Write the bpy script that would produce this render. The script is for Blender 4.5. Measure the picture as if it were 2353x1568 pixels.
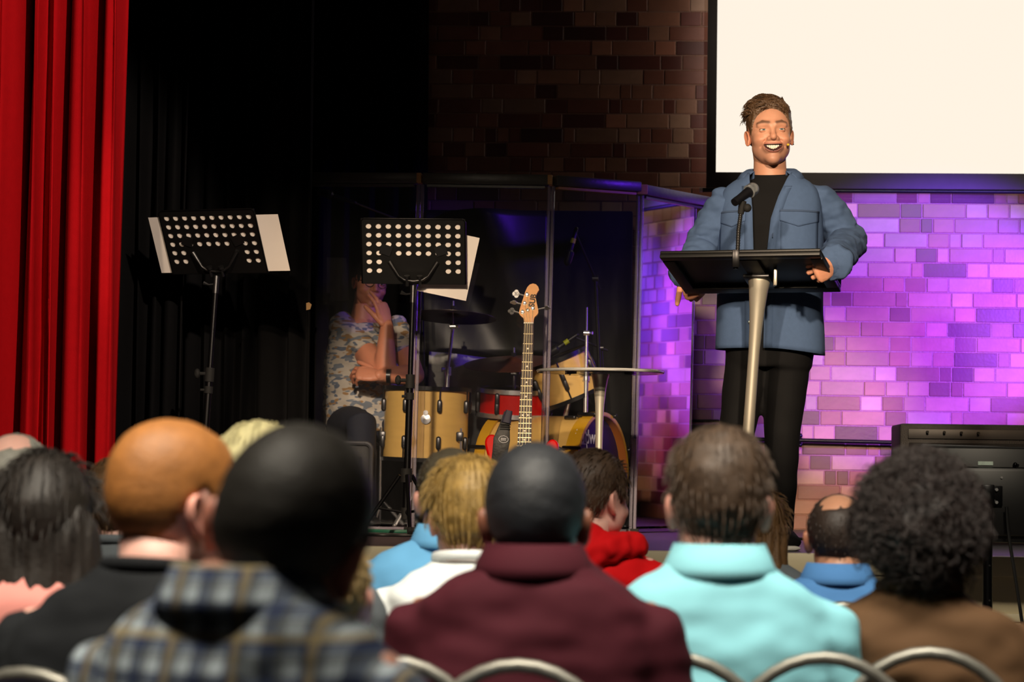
import bpy, bmesh, math, random
import numpy as np
from mathutils import Vector, Matrix, noise as mnoise

for _o in list(bpy.data.objects):
    bpy.data.objects.remove(_o)
random.seed(7)
RNG = np.random.default_rng(11)
SC = bpy.context.scene
COL = SC.collection
R = math.radians
STAGE = 0.95                      # stage floor height above the hall floor

# ------------------------------------------------------------------ camera
FPX = 5600.0                      # focal length in pixels of the 2353 x 1568 frame
CAM = Vector((0, 0, STAGE + 0.30))
YAW, PITCH, ROLL = R(4.0), math.atan((1075 - 784) / FPX), R(0.8)
fwd = Vector((-math.sin(YAW) * math.cos(PITCH), math.cos(YAW) * math.cos(PITCH), math.sin(PITCH)))
r0 = Vector((math.cos(YAW), math.sin(YAW), 0))
u0 = r0.cross(fwd)
rgt = r0 * math.cos(ROLL) + u0 * math.sin(ROLL)
upv = -r0 * math.sin(ROLL) + u0 * math.cos(ROLL)
cd = bpy.data.cameras.new('camera')
cd.sensor_fit = 'HORIZONTAL'
cd.sensor_width = 36.0
cd.lens = FPX / 2353 * 36.0
cd.clip_start = 0.05
cd.dof.use_dof = True
cd.dof.focus_distance = 9.7
cd.dof.aperture_fstop = 4.6
cam = bpy.data.objects.new('camera', cd)
COL.objects.link(cam)
cam.matrix_world = Matrix.Translation(CAM) @ Matrix((
    (rgt.x, upv.x, -fwd.x), (rgt.y, upv.y, -fwd.y), (rgt.z, upv.z, -fwd.z))).to_4x4()
SC.camera = cam


def P(px, py, d):
    """world point seen at a pixel of the photograph, d metres along the lens axis"""
    return CAM + d * (fwd + (px - 1176.5) / FPX * rgt - (py - 784) / FPX * upv)


def W(px, py, Y):
    """world point seen at a pixel, on the vertical plane at depth Y"""
    k = fwd + (px - 1176.5) / FPX * rgt - (py - 784) / FPX * upv
    return CAM + k * (Y / k.y)


# ------------------------------------------------------------------ world, lamps, exposure
SC.view_settings.view_transform = 'Standard'
SC.view_settings.look = 'None'
SC.view_settings.exposure = 0.0
SC.view_settings.gamma = 1.0
SC.view_settings.use_curve_mapping = False
wd = bpy.data.worlds.new('hall_dusk')
SC.world = wd
wd.use_nodes = True
wd.node_tree.nodes['Background'].inputs[0].default_value = (1.0, 0.86, 0.74, 1)
wd.node_tree.nodes['Background'].inputs[1].default_value = 0.010


def spot(name, loc, aim, energy, color, angle, blend=0.3, size=0.08):
    l = bpy.data.lights.new(name, 'SPOT')
    l.energy = energy
    l.color = color
    l.spot_size = R(angle)
    l.spot_blend = blend
    l.shadow_soft_size = size
    o = bpy.data.objects.new(name, l)
    COL.objects.link(o)
    o.location = loc
    o.rotation_euler = (Vector(aim) - Vector(loc)).to_track_quat('-Z', 'Y').to_euler()
    return o


def area(name, loc, aim, energy, color, sx, sy, spread=120):
    l = bpy.data.lights.new(name, 'AREA')
    l.shape = 'RECTANGLE'
    l.size, l.size_y = sx, sy
    l.energy = energy
    l.color = color
    l.spread = R(spread)
    o = bpy.data.objects.new(name, l)
    COL.objects.link(o)
    o.location = loc
    o.rotation_euler = (Vector(aim) - Vector(loc)).to_track_quat('-Z', 'Y').to_euler()
    return o


WARM = (1.0, 0.76, 0.52)
LED = (0.17, 0.05, 1.0)
# stage lanterns hung over the hall, then added fill lamps
spot('lantern_lectern', (0.9, 2.2, 4.2), (0.42, 9.4, 2.05), 2300, WARM, 12.5, 0.35, 0.12)
spot('lantern_lectern_fill', (-2.0, 2.2, 4.2), (0.34, 9.4, 2.05), 1500, WARM, 11.5, 0.35, 0.12)
spot('lantern_band', (-1.2, 2.0, 5.0), (-0.95, 11.2, 1.15), 3300, WARM, 14.5, 0.6)
spot('lantern_stands', (-2.4, 2.4, 4.6), (-1.75, 10.3, 1.95), 750, WARM, 10, 0.4)
spot('lantern_curtain', (1.6, 2.0, 4.8), (-2.75, 9.6, 2.2), 2400, (1.0, 0.8, 0.62), 16, 0.3)
spot('lantern_wall_foot', (1.2, 2.2, 4.9), (1.2, 12.7, 0.95), 800, (1.0, 0.62, 0.34), 9, 0.7)
spot('front_fill', (-0.4, 0.8, 4.6), (-0.3, 10.6, 1.3), 320, (1.0, 0.82, 0.62), 20, 0.9, 0.2)  # added weak fill that lifts the black curtains and the drummer
spot('stage_edge_fill', (-1.6, 1.5, 5.0), (-1.4, 9.0, 0.75), 560, (1.0, 0.84, 0.62), 13, 0.8, 0.15)  # added lamp, brightens the cream stage front
spot('stage_edge_fill_far', (1.4, 1.5, 5.0), (0.9, 9.0, 0.75), 560, (1.0, 0.84, 0.62), 13, 0.8, 0.15)  # second added lamp for the cream stage front
spot('screen_border_fill', (1.0, 1.0, 4.2), (1.3, 12.5, 3.5), 1400, (1.0, 0.90, 0.80), 13.5, 0.6, 0.05)  # added lamp to brighten the screen border; the surface glows by itself
# violet LED wash on the brickwork
spot('led_wash', (2.9, 10.3, 2.45), (1.22, 12.73, 2.05), 2200, LED, 31, 0.45)
spot('led_wash_pink', (2.6, 10.0, 2.4), (1.45, 12.73, 1.75), 230, (0.85, 0.12, 0.95), 33, 0.6)
spot('violet_fill_far', (4.3, 10.3, 2.45), (2.75, 12.73, 2.05), 1100, LED, 31, 0.5)  # added lamp, widens the violet over the wall beyond the frame
spot('led_wash_blue', (2.6, 10.4, 3.3), (-0.05, 11.7, 2.45), 260, (0.14, 0.02, 1.0), 22, 0.8)
# house lights over the audience
area('house_light', (-1.2, 2.4, 4.2), (-1.0, 4.1, 0.9), 44, (1.0, 0.90, 0.74), 1.6, 0.5, 70)
area('house_light_far', (0.6, 3.2, 4.4), (0.5, 5.2, 0.9), 46, (1.0, 0.92, 0.78), 1.6, 0.5, 70)


# ------------------------------------------------------------------ materials
def lin(h):
    h = h.lstrip('#')
    c = [int(h[i:i + 2], 16) / 255 for i in (0, 2, 4)]
    return tuple(x / 12.92 if x <= 0.04045 else ((x + 0.055) / 1.055) ** 2.4 for x in c) + (1.0,)


MATS = {}


def mat(name, col, rough=0.6, metal=0.0, var=0.12, vscale=18.0, bump=0.0, bscale=120.0, spec=0.5, sss=0.0, stretch=None,
        sheen=0.0, coat=0.0):
    if name in MATS:
        return MATS[name]
    m = bpy.data.materials.new(name)
    m.use_nodes = True
    nt = m.node_tree
    b = nt.nodes['Principled BSDF']
    c = lin(col) if isinstance(col, str) else col
    tc = nt.nodes.new('ShaderNodeTexCoord')
    mp = nt.nodes.new('ShaderNodeMapping')
    if stretch:
        mp.inputs['Scale'].default_value = stretch
    nt.links.new(tc.outputs['Object'], mp.inputs[0])
    n = nt.nodes.new('ShaderNodeTexNoise')
    n.inputs['Scale'].default_value = vscale
    n.inputs['Detail'].default_value = 4
    nt.links.new(mp.outputs[0], n.inputs[0])
    mx = nt.nodes.new('ShaderNodeMix')
    mx.data_type = 'RGBA'
    mx.inputs[6].default_value = tuple(x * (1 - var) for x in c[:3]) + (1,)
    mx.inputs[7].default_value = tuple(min(1, x * (1 + var)) for x in c[:3]) + (1,)
    nt.links.new(n.outputs[0], mx.inputs[0])
    nt.links.new(mx.outputs[2], b.inputs['Base Color'])
    b.inputs['Roughness'].default_value = rough
    b.inputs['Metallic'].default_value = metal
    b.inputs['Specular IOR Level'].default_value = spec
    b.inputs['Sheen Weight'].default_value = sheen
    b.inputs['Coat Weight'].default_value = coat
    if sss:
        b.inputs['Subsurface Weight'].default_value = sss
        b.inputs['Subsurface Radius'].default_value = (0.012, 0.005, 0.003)
        b.inputs['Subsurface Scale'].default_value = 1.0
    if bump:
        n2 = nt.nodes.new('ShaderNodeTexNoise')
        n2.inputs['Scale'].default_value = bscale
        n2.inputs['Detail'].default_value = 3
        nt.links.new(mp.outputs[0], n2.inputs[0])
        bp = nt.nodes.new('ShaderNodeBump')
        bp.inputs['Strength'].default_value = bump
        bp.inputs['Distance'].default_value = 0.01
        nt.links.new(n2.outputs[0], bp.inputs['Height'])
        nt.links.new(bp.outputs[0], b.inputs['Normal'])
    MATS[name] = m
    return m


def attr_mat(name, rough=0.5, sss=0.0, bump=0.0, bscale=300.0, var=0.10, vscale=30.0, src='ATTR', spec=0.5):
    """procedural material whose base tint is the mesh colour attribute or the object colour"""
    if name in MATS:
        return MATS[name]
    m = mat(name, (0.5, 0.5, 0.5, 1), rough, 0, var, vscale, bump, bscale, spec, sss)
    nt = m.node_tree
    b = nt.nodes['Principled BSDF']
    mx = [n for n in nt.nodes if n.type == 'MIX'][0]
    mx.inputs[6].default_value = (1 - var, 1 - var, 1 - var, 1)
    mx.inputs[7].default_value = (1 + var, 1 + var, 1 + var, 1)
    if src == 'ATTR':
        a = nt.nodes.new('ShaderNodeVertexColor')
        a.layer_name = 'Col'
        out = a.outputs['Color']
    else:
        a = nt.nodes.new('ShaderNodeObjectInfo')
        out = a.outputs['Color']
    mu = nt.nodes.new('ShaderNodeMix')
    mu.data_type = 'RGBA'
    mu.blend_type = 'MULTIPLY'
    mu.inputs[0].default_value = 1.0
    nt.links.new(out, mu.inputs[6])
    nt.links.new(mx.outputs[2], mu.inputs[7])
    nt.links.new(mu.outputs[2], b.inputs['Base Color'])
    return m


def acrylic(name, tint=(0.95, 0.96, 0.98, 1), dust=0.004, dustcol=(0.8, 0.8, 0.85, 1), ior=1.49):
    """clear sheet: transparent with a Fresnel reflection and a little dust"""
    m = bpy.data.materials.new(name)
    m.use_nodes = True
    nt = m.node_tree
    nt.nodes.remove(nt.nodes['Principled BSDF'])
    out = nt.nodes['Material Output']
    tr = nt.nodes.new('ShaderNodeBsdfTransparent')
    tr.inputs[0].default_value = tint
    gl = nt.nodes.new('ShaderNodeBsdfGlossy')
    gl.inputs['Roughness'].default_value = 0.03
    df = nt.nodes.new('ShaderNodeBsdfDiffuse')
    df.inputs[0].default_value = dustcol
    fr = nt.nodes.new('ShaderNodeFresnel')
    fr.inputs[0].default_value = ior
    m1 = nt.nodes.new('ShaderNodeMixShader')
    m2 = nt.nodes.new('ShaderNodeMixShader')
    nz = nt.nodes.new('ShaderNodeTexNoise')
    nz.inputs['Scale'].default_value = 6
    mt = nt.nodes.new('ShaderNodeMath')
    mt.operation = 'MULTIPLY'
    mt.inputs[1].default_value = dust * 2
    nt.links.new(nz.outputs[0], mt.inputs[0])
    nt.links.new(mt.outputs[0], m1.inputs[0])
    nt.links.new(tr.outputs[0], m1.inputs[1])
    nt.links.new(df.outputs[0], m1.inputs[2])
    nt.links.new(fr.outputs[0], m2.inputs[0])
    nt.links.new(m1.outputs[0], m2.inputs[1])
    nt.links.new(gl.outputs[0], m2.inputs[2])
    nt.links.new(m2.outputs[0], out.inputs[0])
    MATS[name] = m
    return m


def emit(name, col, strength):
    m = bpy.data.materials.new(name)
    m.use_nodes = True
    nt = m.node_tree
    b = nt.nodes['Principled BSDF']
    b.inputs['Base Color'].default_value = (.02, .02, .02, 1)
    b.inputs['Roughness'].default_value = 0.9
    b.inputs['Specular IOR Level'].default_value = 0.1
    b.inputs['Emission Color'].default_value = lin(col)
    b.inputs['Emission Strength'].default_value = strength
    MATS[name] = m
    return m


# ------------------------------------------------------------------ mesh helpers
class MB:
    def __init__(self):
        self.v = []
        self.f = []

    def add(self, vs, fs, M=None):
        o = len(self.v)
        if M is not None:
            vs = [M @ Vector(p) for p in vs]
        self.v += [tuple(p) for p in vs]
        self.f += [tuple(i + o for i in f) for f in fs]
        return self

    def box(self, size, c=(0, 0, 0), M=None, ch=0.0):
        sx, sy, sz = (s / 2 for s in size)
        if ch <= 0:
            vs = [(c[0] + a * sx, c[1] + b * sy, c[2] + d * sz) for a in (-1, 1) for b in (-1, 1) for d in (-1, 1)]
            fs = [(0, 1, 3, 2), (4, 6, 7, 5), (0, 4, 5, 1), (2, 3, 7, 6), (0, 2, 6, 4), (1, 5, 7, 3)]
            return self.add(vs, fs, M)
        bm = bmesh.new()
        bmesh.ops.create_cube(bm, size=1)
        for q in bm.verts:
            q.co = Vector((q.co.x * size[0], q.co.y * size[1], q.co.z * size[2]))
        bmesh.ops.bevel(bm, geom=bm.edges[:], offset=ch, segments=2, affect='EDGES', profile=0.5)
        bm.verts.index_update()
        vs = [q.co + Vector(c) for q in bm.verts]
        fs = [[q.index for q in f.verts] for f in bm.faces]
        bm.free()
        return self.add(vs, fs, M)

    def tube(self, path, rad, seg=10, up=None, rnd=False, cap=True, M=None):
        """loft along a path; rad is a number, a list of numbers or a list of (a, b) half axes"""
        path = [Vector(p) for p in path]
        n = len(path)
        if not isinstance(rad, (list, tuple)):
            rad = [rad] * n
        rad = [(q, q) if not isinstance(q, (list, tuple)) else q for q in rad]
        if rnd:
            t0 = (path[0] - path[1]).normalized()
            t1 = (path[-1] - path[-2]).normalized()
            m0, m1 = min(rad[0]), min(rad[-1])
            path = [path[0] + t0 * m0, path[0] + t0 * m0 * .7] + path + [path[-1] + t1 * m1 * .7, path[-1] + t1 * m1]
            rad = [tuple(q * .25 for q in rad[0]), tuple(q * .75 for q in rad[0])] + rad + \
                  [tuple(q * .75 for q in rad[-1]), tuple(q * .25 for q in rad[-1])]
            n = len(path)
        T = []
        for i in range(n):
            a, b = path[max(0, i - 1)], path[min(n - 1, i + 1)]
            d = b - a
            T.append(d.normalized() if d.length > 1e-9 else Vector((0, 0, 1)))
        N = Vector(up) if up is not None else (Vector((0, 0, 1)) if abs(T[0].z) < 0.9 else Vector((0, 1, 0)))
        vs, fs = [], []
        for i in range(n):
            if up is not None:
                N = Vector(up)
            N = N - T[i] * N.dot(T[i])
            if N.length < 1e-6:
                N = T[i].orthogonal()
            N.normalize()
            B = T[i].cross(N)
            for k in range(seg):
                a = 2 * math.pi * k / seg
                vs.append(path[i] + N * (rad[i][0] * math.cos(a)) + B * (rad[i][1] * math.sin(a)))
        for i in range(n - 1):
            for k in range(seg):
                k2 = (k + 1) % seg
                fs.append((i * seg + k, i * seg + k2, (i + 1) * seg + k2, (i + 1) * seg + k))
        if cap:
            fs.append(tuple(range(seg - 1, -1, -1)))
            fs.append(tuple((n - 1) * seg + k for k in range(seg)))
        return self.add(vs, fs, M)

    def cyl(self, a, b, r, seg=14, r2=None):
        return self.tube([a, b], [r, r if r2 is None else r2], seg)

    def lathe(self, prof, seg=32, M=None, closed=False):
        vs, fs = [], []
        for r, z in prof:
            for k in range(seg):
                a = 2 * math.pi * k / seg
                vs.append((r * math.cos(a), r * math.sin(a), z))
        n = len(prof)
        for i in range(n if closed else n - 1):
            j = (i + 1) % n
            for k in range(seg):
                k2 = (k + 1) % seg
                fs.append((i * seg + k, i * seg + k2, j * seg + k2, j * seg + k))
        if not closed:
            if prof[0][0] > 1e-6:
                fs.append(tuple(range(seg - 1, -1, -1)))
            if prof[-1][0] > 1e-6:
                fs.append(tuple((n - 1) * seg + k for k in range(seg)))
        return self.add(vs, fs, M)

    def prism(self, pts, h0, h1, M=None):
        """outline in local x-y, extruded along local z"""
        n = len(pts)
        vs = [(x, y, h0) for x, y in pts] + [(x, y, h1) for x, y in pts]
        fs = [tuple(range(n - 1, -1, -1)), tuple(range(n, 2 * n))]
        for i in range(n):
            j = (i + 1) % n
            fs.append((i, j, n + j, n + i))
        return self.add(vs, fs, M)

    def ball(self, c, r, nu=16, nv=10, M=None):
        r = (r, r, r) if not isinstance(r, (list, tuple)) else r
        vs = [(c[0], c[1], c[2] + r[2])]
        for i in range(1, nv):
            t = math.pi * i / nv
            for k in range(nu):
                a = 2 * math.pi * k / nu
                vs.append((c[0] + r[0] * math.sin(t) * math.cos(a), c[1] + r[1] * math.sin(t) * math.sin(a), c[2] + r[2] * math.cos(t)))
        vs.append((c[0], c[1], c[2] - r[2]))
        fs = []
        for k in range(nu):
            fs.append((0, 1 + k, 1 + (k + 1) % nu))
        for i in range(nv - 2):
            for k in range(nu):
                k2 = (k + 1) % nu
                fs.append((1 + i * nu + k, 1 + (i + 1) * nu + k, 1 + (i + 1) * nu + k2, 1 + i * nu + k2))
        o = 1 + (nv - 2) * nu
        for k in range(nu):
            fs.append((len(vs) - 1, o + (k + 1) % nu, o + k))
        return self.add(vs, fs, M)

    def mesh(self, name, smooth=40):
        me = bpy.data.meshes.new(name)
        me.from_pydata(self.v, [], self.f)
        me.update()
        if smooth:
            me.shade_smooth()
            me.set_sharp_from_angle(angle=R(smooth))
        return me

    def build(self, name, m, parent=None, smooth=40, label=None):
        o = bpy.data.objects.new(name, self.mesh(name, smooth))
        if m is not None:
            o.data.materials.append(MATS[m] if isinstance(m, str) else m)
        COL.objects.link(o)
        if parent is not None:
            o.parent = parent
        if label:
            o['label'] = label
        return o


def tag(o, label, cat, group=None, kind=None):
    o['label'] = label
    if cat:
        o['category'] = cat
    if group:
        o['group'] = group
    if kind:
        o['kind'] = kind
    return o


def thing(name, label, cat, loc=(0, 0, 0), rz=0.0, group=None):
    o = bpy.data.objects.new(name, None)
    COL.objects.link(o)
    o.location = loc
    o.rotation_euler = (0, 0, rz)
    o.empty_display_size = 0.1
    return tag(o, label, cat, group)


def struct(o, label=None):
    o['kind'] = 'structure'
    if label:
        o['label'] = label
    return o


def copy_tree(o, parent=None):
    c = o.copy()
    COL.objects.link(c)
    if parent is not None:
        c.parent = parent
    for ch in o.children:
        copy_tree(ch, c)
    return c


def axis_m(loc, z, x=None):
    """matrix whose local z runs along z"""
    z = Vector(z).normalized()
    x = Vector(x) if x is not None else (Vector((1, 0, 0)) if abs(z.x) < 0.9 else Vector((0, 1, 0)))
    x = (x - z * x.dot(z)).normalized()
    y = z.cross(x)
    return Matrix.Translation(loc) @ Matrix(((x.x, y.x, z.x), (x.y, y.y, z.y), (x.z, y.z, z.z))).to_4x4()


def text_obj(body, size, depth, name, m, parent, M, bold=0.0):
    cu = bpy.data.curves.new(name, 'FONT')
    cu.body = body
    cu.size = size
    cu.extrude = depth
    cu.offset = bold
    cu.align_x = 'CENTER'
    cu.align_y = 'CENTER'
    t = bpy.data.objects.new(name, cu)
    COL.objects.link(t)
    dg = bpy.context.evaluated_depsgraph_get()
    me = bpy.data.meshes.new_from_object(t.evaluated_get(dg))
    bpy.data.objects.remove(t)
    o = bpy.data.objects.new(name, me)
    me.materials.clear()
    me.materials.append(MATS[m])
    COL.objects.link(o)
    o.parent = parent
    o.matrix_local = M
    return o


def remesh(mb, voxel, iters=3, fac=0.5):
    """one continuous skin over overlapping closed shapes -> (verts, faces)"""
    me = mb.mesh('tmp', 0)
    o = bpy.data.objects.new('tmp', me)
    COL.objects.link(o)
    r = o.modifiers.new('r', 'REMESH')
    r.mode = 'VOXEL'
    r.voxel_size = voxel
    if iters:
        s = o.modifiers.new('s', 'SMOOTH')
        s.factor = fac
        s.iterations = iters
    dg = bpy.context.evaluated_depsgraph_get()
    ev = bpy.data.meshes.new_from_object(o.evaluated_get(dg))
    bpy.data.objects.remove(o)
    n = len(ev.vertices)
    v = np.empty(n * 3)
    ev.vertices.foreach_get('co', v)
    nn = np.empty(n * 3)
    ev.vertices.foreach_get('normal', nn)
    f = [tuple(p.vertices) for p in ev.polygons]
    bpy.data.meshes.remove(ev)
    bpy.data.meshes.remove(me)
    return v.reshape(-1, 3), f, nn.reshape(-1, 3)


def wrinkle(v, nn, amp, sc, seed=0.0):
    out = np.empty(len(v))
    for i in range(len(v)):
        p = v[i]
        out[i] = mnoise.noise(Vector((p[0] * sc[0] + seed, p[1] * sc[1] + seed * 2.3, p[2] * sc[2] - seed)))
    return v + nn * (out * amp)[:, None]


def mesh_from(name, v, f, m, cols=None, smooth=60):
    me = bpy.data.meshes.new(name)
    me.from_pydata([tuple(p) for p in v], [], f)
    me.update()
    me.shade_smooth()
    if smooth:
        me.set_sharp_from_angle(angle=R(smooth))
    if cols is not None:
        a = me.color_attributes.new('Col', 'FLOAT_COLOR', 'POINT')
        c4 = np.ones((len(v), 4), dtype=np.float32)
        c4[:, :3] = cols
        a.data.foreach_set('color', c4.ravel())
    me.materials.append(MATS[m] if isinstance(m, str) else m)
    return me


def obj_from(name, me, parent=None, label=None):
    o = bpy.data.objects.new(name, me)
    COL.objects.link(o)
    if parent is not None:
        o.parent = parent
    if label:
        o['label'] = label
    return o

# ================================================================== the setting
WALL_Y = 12.73
LIP_Y = 9.0
mat('hall_floor', '#3a2c22', 0.4, var=0.25, vscale=3)
mat('stage_paint', '#3a2d38', 0.42, var=0.3, vscale=9, bump=0.25, bscale=30, stretch=(0.6, 6, 1))
mat('cream_paint', '#e6d9b4', 0.5, var=0.06, vscale=5, bump=0.05, bscale=40)
mat('mortar', '#9a7565', 0.75, var=0.2, vscale=14, bump=0.5, bscale=90)
mat('plaster', '#2b2522', 0.9, var=0.2, vscale=2)
attr_mat('brick', 0.4, 0, 0.05, 70, 0.30, 14, 'OBJ', 0.6)
attr_mat('brick_far', 0.4, 0, 0.05, 70, 0.30, 14, 'ATTR', 0.6)
mat('rail_steel', '#17151a', 0.3, 0.7)

mb = MB()
mb.box((12, 9.8, 0.1), (0, 4.15, -0.05))
struct(mb.build('floor', 'hall_floor', smooth=0), 'dark hall floor under the audience')
mb = MB()
mb.box((12, WALL_Y + 0.3 - LIP_Y - 0.02, 0.12), (0, (WALL_Y + 0.3 + LIP_Y + 0.02) / 2, STAGE - 0.06))
struct(mb.build('floor_stage', 'stage_paint', smooth=0), 'dark scuffed stage floor')
mb = MB()
mb.box((12, 0.06, STAGE - 0.05), (0, LIP_Y + 0.045, (STAGE - 0.05) / 2))
struct(mb.build('wall_front', 'cream_paint', smooth=0), 'cream painted front of the stage')
mb = MB()
mb.box((12, 0.07, 0.075), (0, LIP_Y + 0.035, STAGE - 0.036), ch=0.006)
struct(mb.build('trim_1', 'cream_paint'), 'cream nosing board along the stage edge')
mb = MB()
mb.box((12, 0.012, 0.03), (0, LIP_Y + 0.010, STAGE - 0.22), ch=0.004)
struct(mb.build('trim_2', 'cream_paint'), 'thin cream batten across the stage front')

wx0, wx1, wz0, wz1 = -4.4, 3.3, STAGE, 4.15
mb = MB()
mb.box((wx1 - wx0, 0.2, wz1 - wz0), ((wx0 + wx1) / 2, WALL_Y + 0.1, (wz0 + wz1) / 2))
wall = struct(mb.build('wall_back', 'mortar', smooth=0), 'old brick wall behind the stage')

PITCH_Z = 0.0773
BR = ['#8a4d38', '#9c5f45', '#7a3f30', '#a87255', '#6b3429', '#94553f', '#a87a5e', '#5e2d26', '#a0664a', '#a67c62']


def brick_mesh(w, h):
    """chamfered brick face, 14 mm deep, origin on the mortar plane, front towards -Y"""
    c = 0.002
    d = 0.004
    a, b = w / 2, h / 2
    vs = []
    for (x, z) in ((-a, -b), (a, -b), (a, b), (-a, b)):
        vs.append((x, 0.004, z))
    for (x, z) in ((-a, -b), (a, -b), (a, b), (-a, b)):
        vs.append((x, -d + c, z))
    for (x, z) in ((-a + c, -b + c), (a - c, -b + c), (a - c, b - c), (-a + c, b - c)):
        vs.append((x, -d, z))
    fs = [(8, 9, 10, 11)]
    for i in range(4):
        j = (i + 1) % 4
        fs.append((4 + i, 4 + j, 8 + j, 8 + i))
        fs.append((i, j, 4 + j, 4 + i))
    return vs, fs


brick_me = {}
for nm, w in (('stretcher', 0.217), ('header', 0.104), ('closer', 0.055)):
    vs, fs = brick_mesh(w, PITCH_Z - 0.0065)
    me = bpy.data.meshes.new('brick_' + nm)
    me.from_pydata(vs, [], fs)
    me.materials.append(MATS['brick'])
    brick_me[nm] = (me, w)

cells = []
nrow = int((wz1 - wz0) / PITCH_Z)
for r in range(nrow):
    x = wx0 + random.uniform(-0.1, 0.1) + (0.08 if r % 2 else 0)
    k = random.randint(0, 3)
    while x < wx1:
        k += 1
        q = random.random()
        kind = 'stretcher' if (k % 2 == 0) else 'header'
        if q < 0.14:
            kind = 'closer'
        elif q < 0.3:
            kind = 'header'
        w = brick_me[kind][1]
        if x + w > wx1:
            break
        col = list(lin(random.choice(BR))[:3])
        gm = sum(col) / 3
        col = [c_ * .88 + gm * .14 for c_ in col]
        s = random.uniform(0.8, 1.15) * (1.3 if kind == 'header' and random.random() < .4 else 1)
        cells.append((x + w / 2, wz0 + (r + 0.5) * PITCH_Z, kind, [c * s for c in col], random.uniform(-0.003, 0.001), random.uniform(-.006, .006)))
        x += w + random.uniform(0.005, 0.009)


def pix(p):
    q = Vector(p) - CAM
    d = q.dot(fwd)
    return 1176.5 + FPX * q.dot(rgt) / d, 784 - FPX * q.dot(upv) / d


def rank(c):
    x, y = pix((c[0], WALL_Y, c[1]))
    if 1870 < x < 2400 and 430 < y < 990:
        return 0
    if 1590 < x < 1660 and 470 < y < 960 or 1740 < x < 2070 and 800 < y < 1230:
        return 1
    if 1180 < x < 1640 and -20 < y < 400:
        return 2 + (1640 - x) / 1000
    if 940 < x <= 1180 and -20 < y < 390:
        return 4
    return 9


cells.sort(key=rank)
for c in cells[:298]:
    o = bpy.data.objects.new('brick', brick_me[c[2]][0])
    COL.objects.link(o)
    o.parent = wall
    o.location = (c[0], WALL_Y + c[4] + 0.002, c[1])
    o.rotation_euler = (0, c[5] * .6, c[5])
    o.color = (*c[3], 1)
mb = MB()
cc = []
for c in cells[298:]:
    vs, fs = brick_mesh(brick_me[c[2]][1], PITCH_Z - 0.0065)
    mb.add(vs, fs, Matrix.Translation((c[0], WALL_Y + c[4] + 0.002, c[1])) @ Matrix.Rotation(c[5], 4, 'Z'))
    cc += [c[3]] * len(vs)
me = mesh_from('brickwork', mb.v, mb.f, 'brick_far', np.array(cc), 0)
for p in me.polygons:
    p.use_smooth = False
o = obj_from('brickwork', me, wall)
o['kind'] = 'stuff'
o['label'] = 'bricks of the dim and hidden parts of the wall'

# wall rail
t = thing('wall_rail', 'thin dark metal rail running low along the brick wall', 'rail', W(1700, 1008, WALL_Y - 0.06))
L = t.location.copy()
a, b = W(1430, 1003, WALL_Y - 0.06) - L, W(2130, 1019, WALL_Y - 0.06) - L
mb = MB()
mb.cyl(a, b, 0.011, 12)
mb.build('pipe', 'rail_steel', t)
for px in (1840, 1500, 2110):
    k = (px - 1430) / 700
    p = a.lerp(b, k)
    mb = MB()
    mb.cyl(p, p + Vector((0, 0.07, 0)), 0.007, 8)
    mb.ball(p + Vector((0, -0.004, 0.024)), 0.013, 10, 6)
    mb.ball(p + Vector((0, -0.004, -0.024)), 0.012, 10, 6)
    mb.box((0.02, 0.012, 0.06), p + Vector((0, 0.055, 0)))
    mb.build('bracket', 'rail_steel', t)

# ------------------------------------------------------------------ projection screen
SCR_Y = 12.52
emit('screen_glow', '#fff3e2', 1.0)  # emission stands in for the light thrown onto the fabric
mat('screen_border', '#57504a', 0.8, var=0.1)
mat('black_plastic', '#0c0c0d', 0.4, var=0.1)
mat('white_plastic', '#e9e6e0', 0.4, var=0.03)
q0 = W(1645, 396, SCR_Y)
q1 = W(1618, 437, SCR_Y)
sx0, sz0 = q0.x, q0.z
bx0, bz0 = q1.x, q1.z
sx1, sz1 = sx0 + 2.9, sz0 + 1.75
t = thing('projection_screen', 'bright blank projection screen with wide black border on the brick wall', 'screen', ((sx0 + sx1) / 2, SCR_Y, bz0))
L = Vector(t.location)
mb = MB()
mb.box((sx1 - sx0, 0.004, sz1 - sz0), Vector(((sx0 + sx1) / 2, SCR_Y, (sz0 + sz1) / 2)) - L)
mb.build('screen_surface', 'screen_glow', t, 0)
bw = sx0 - bx0 - 0.01
for (x0, x1, z0, z1) in ((sx0 - bw, sx0, bz0 + .012, sz1 + bw), (sx1, sx1 + bw, bz0 + .012, sz1 + bw), (sx0, sx1, bz0 + .012, sz0), (sx0, sx1, sz1, sz1 + bw)):
    mb = MB()
    mb.box((x1 - x0, 0.008, z1 - z0), Vector(((x0 + x1) / 2, SCR_Y - 0.002, (z0 + z1) / 2)) - L)
    mb.build('border', 'screen_border', t, 0)
mb = MB()
mb.cyl(Vector((sx0 - bw - .02, SCR_Y - .004, bz0)) - L, Vector((sx1 + bw + .02, SCR_Y - .004, bz0)) - L, 0.011, 14)
bar = mb.build('bottom_bar', 'black_plastic', t)
mb = MB()
mb.cyl(Vector((sx0 - bw - .034, SCR_Y - .004, bz0)) - L, Vector((sx0 - bw - .018, SCR_Y - .004, bz0)) - L, 0.012, 14)
mb.build('end_cap', 'white_plastic', bar, label='small white end cap')
for x in (sx0 + .5, sx1 - .5):
    mb = MB()
    mb.box((0.05, WALL_Y - SCR_Y + .02, 0.03), Vector((x, (WALL_Y + SCR_Y) / 2, sz1 + bw - .03)) - L)
    mb.build('wall_bracket', 'black_plastic', t)

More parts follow.
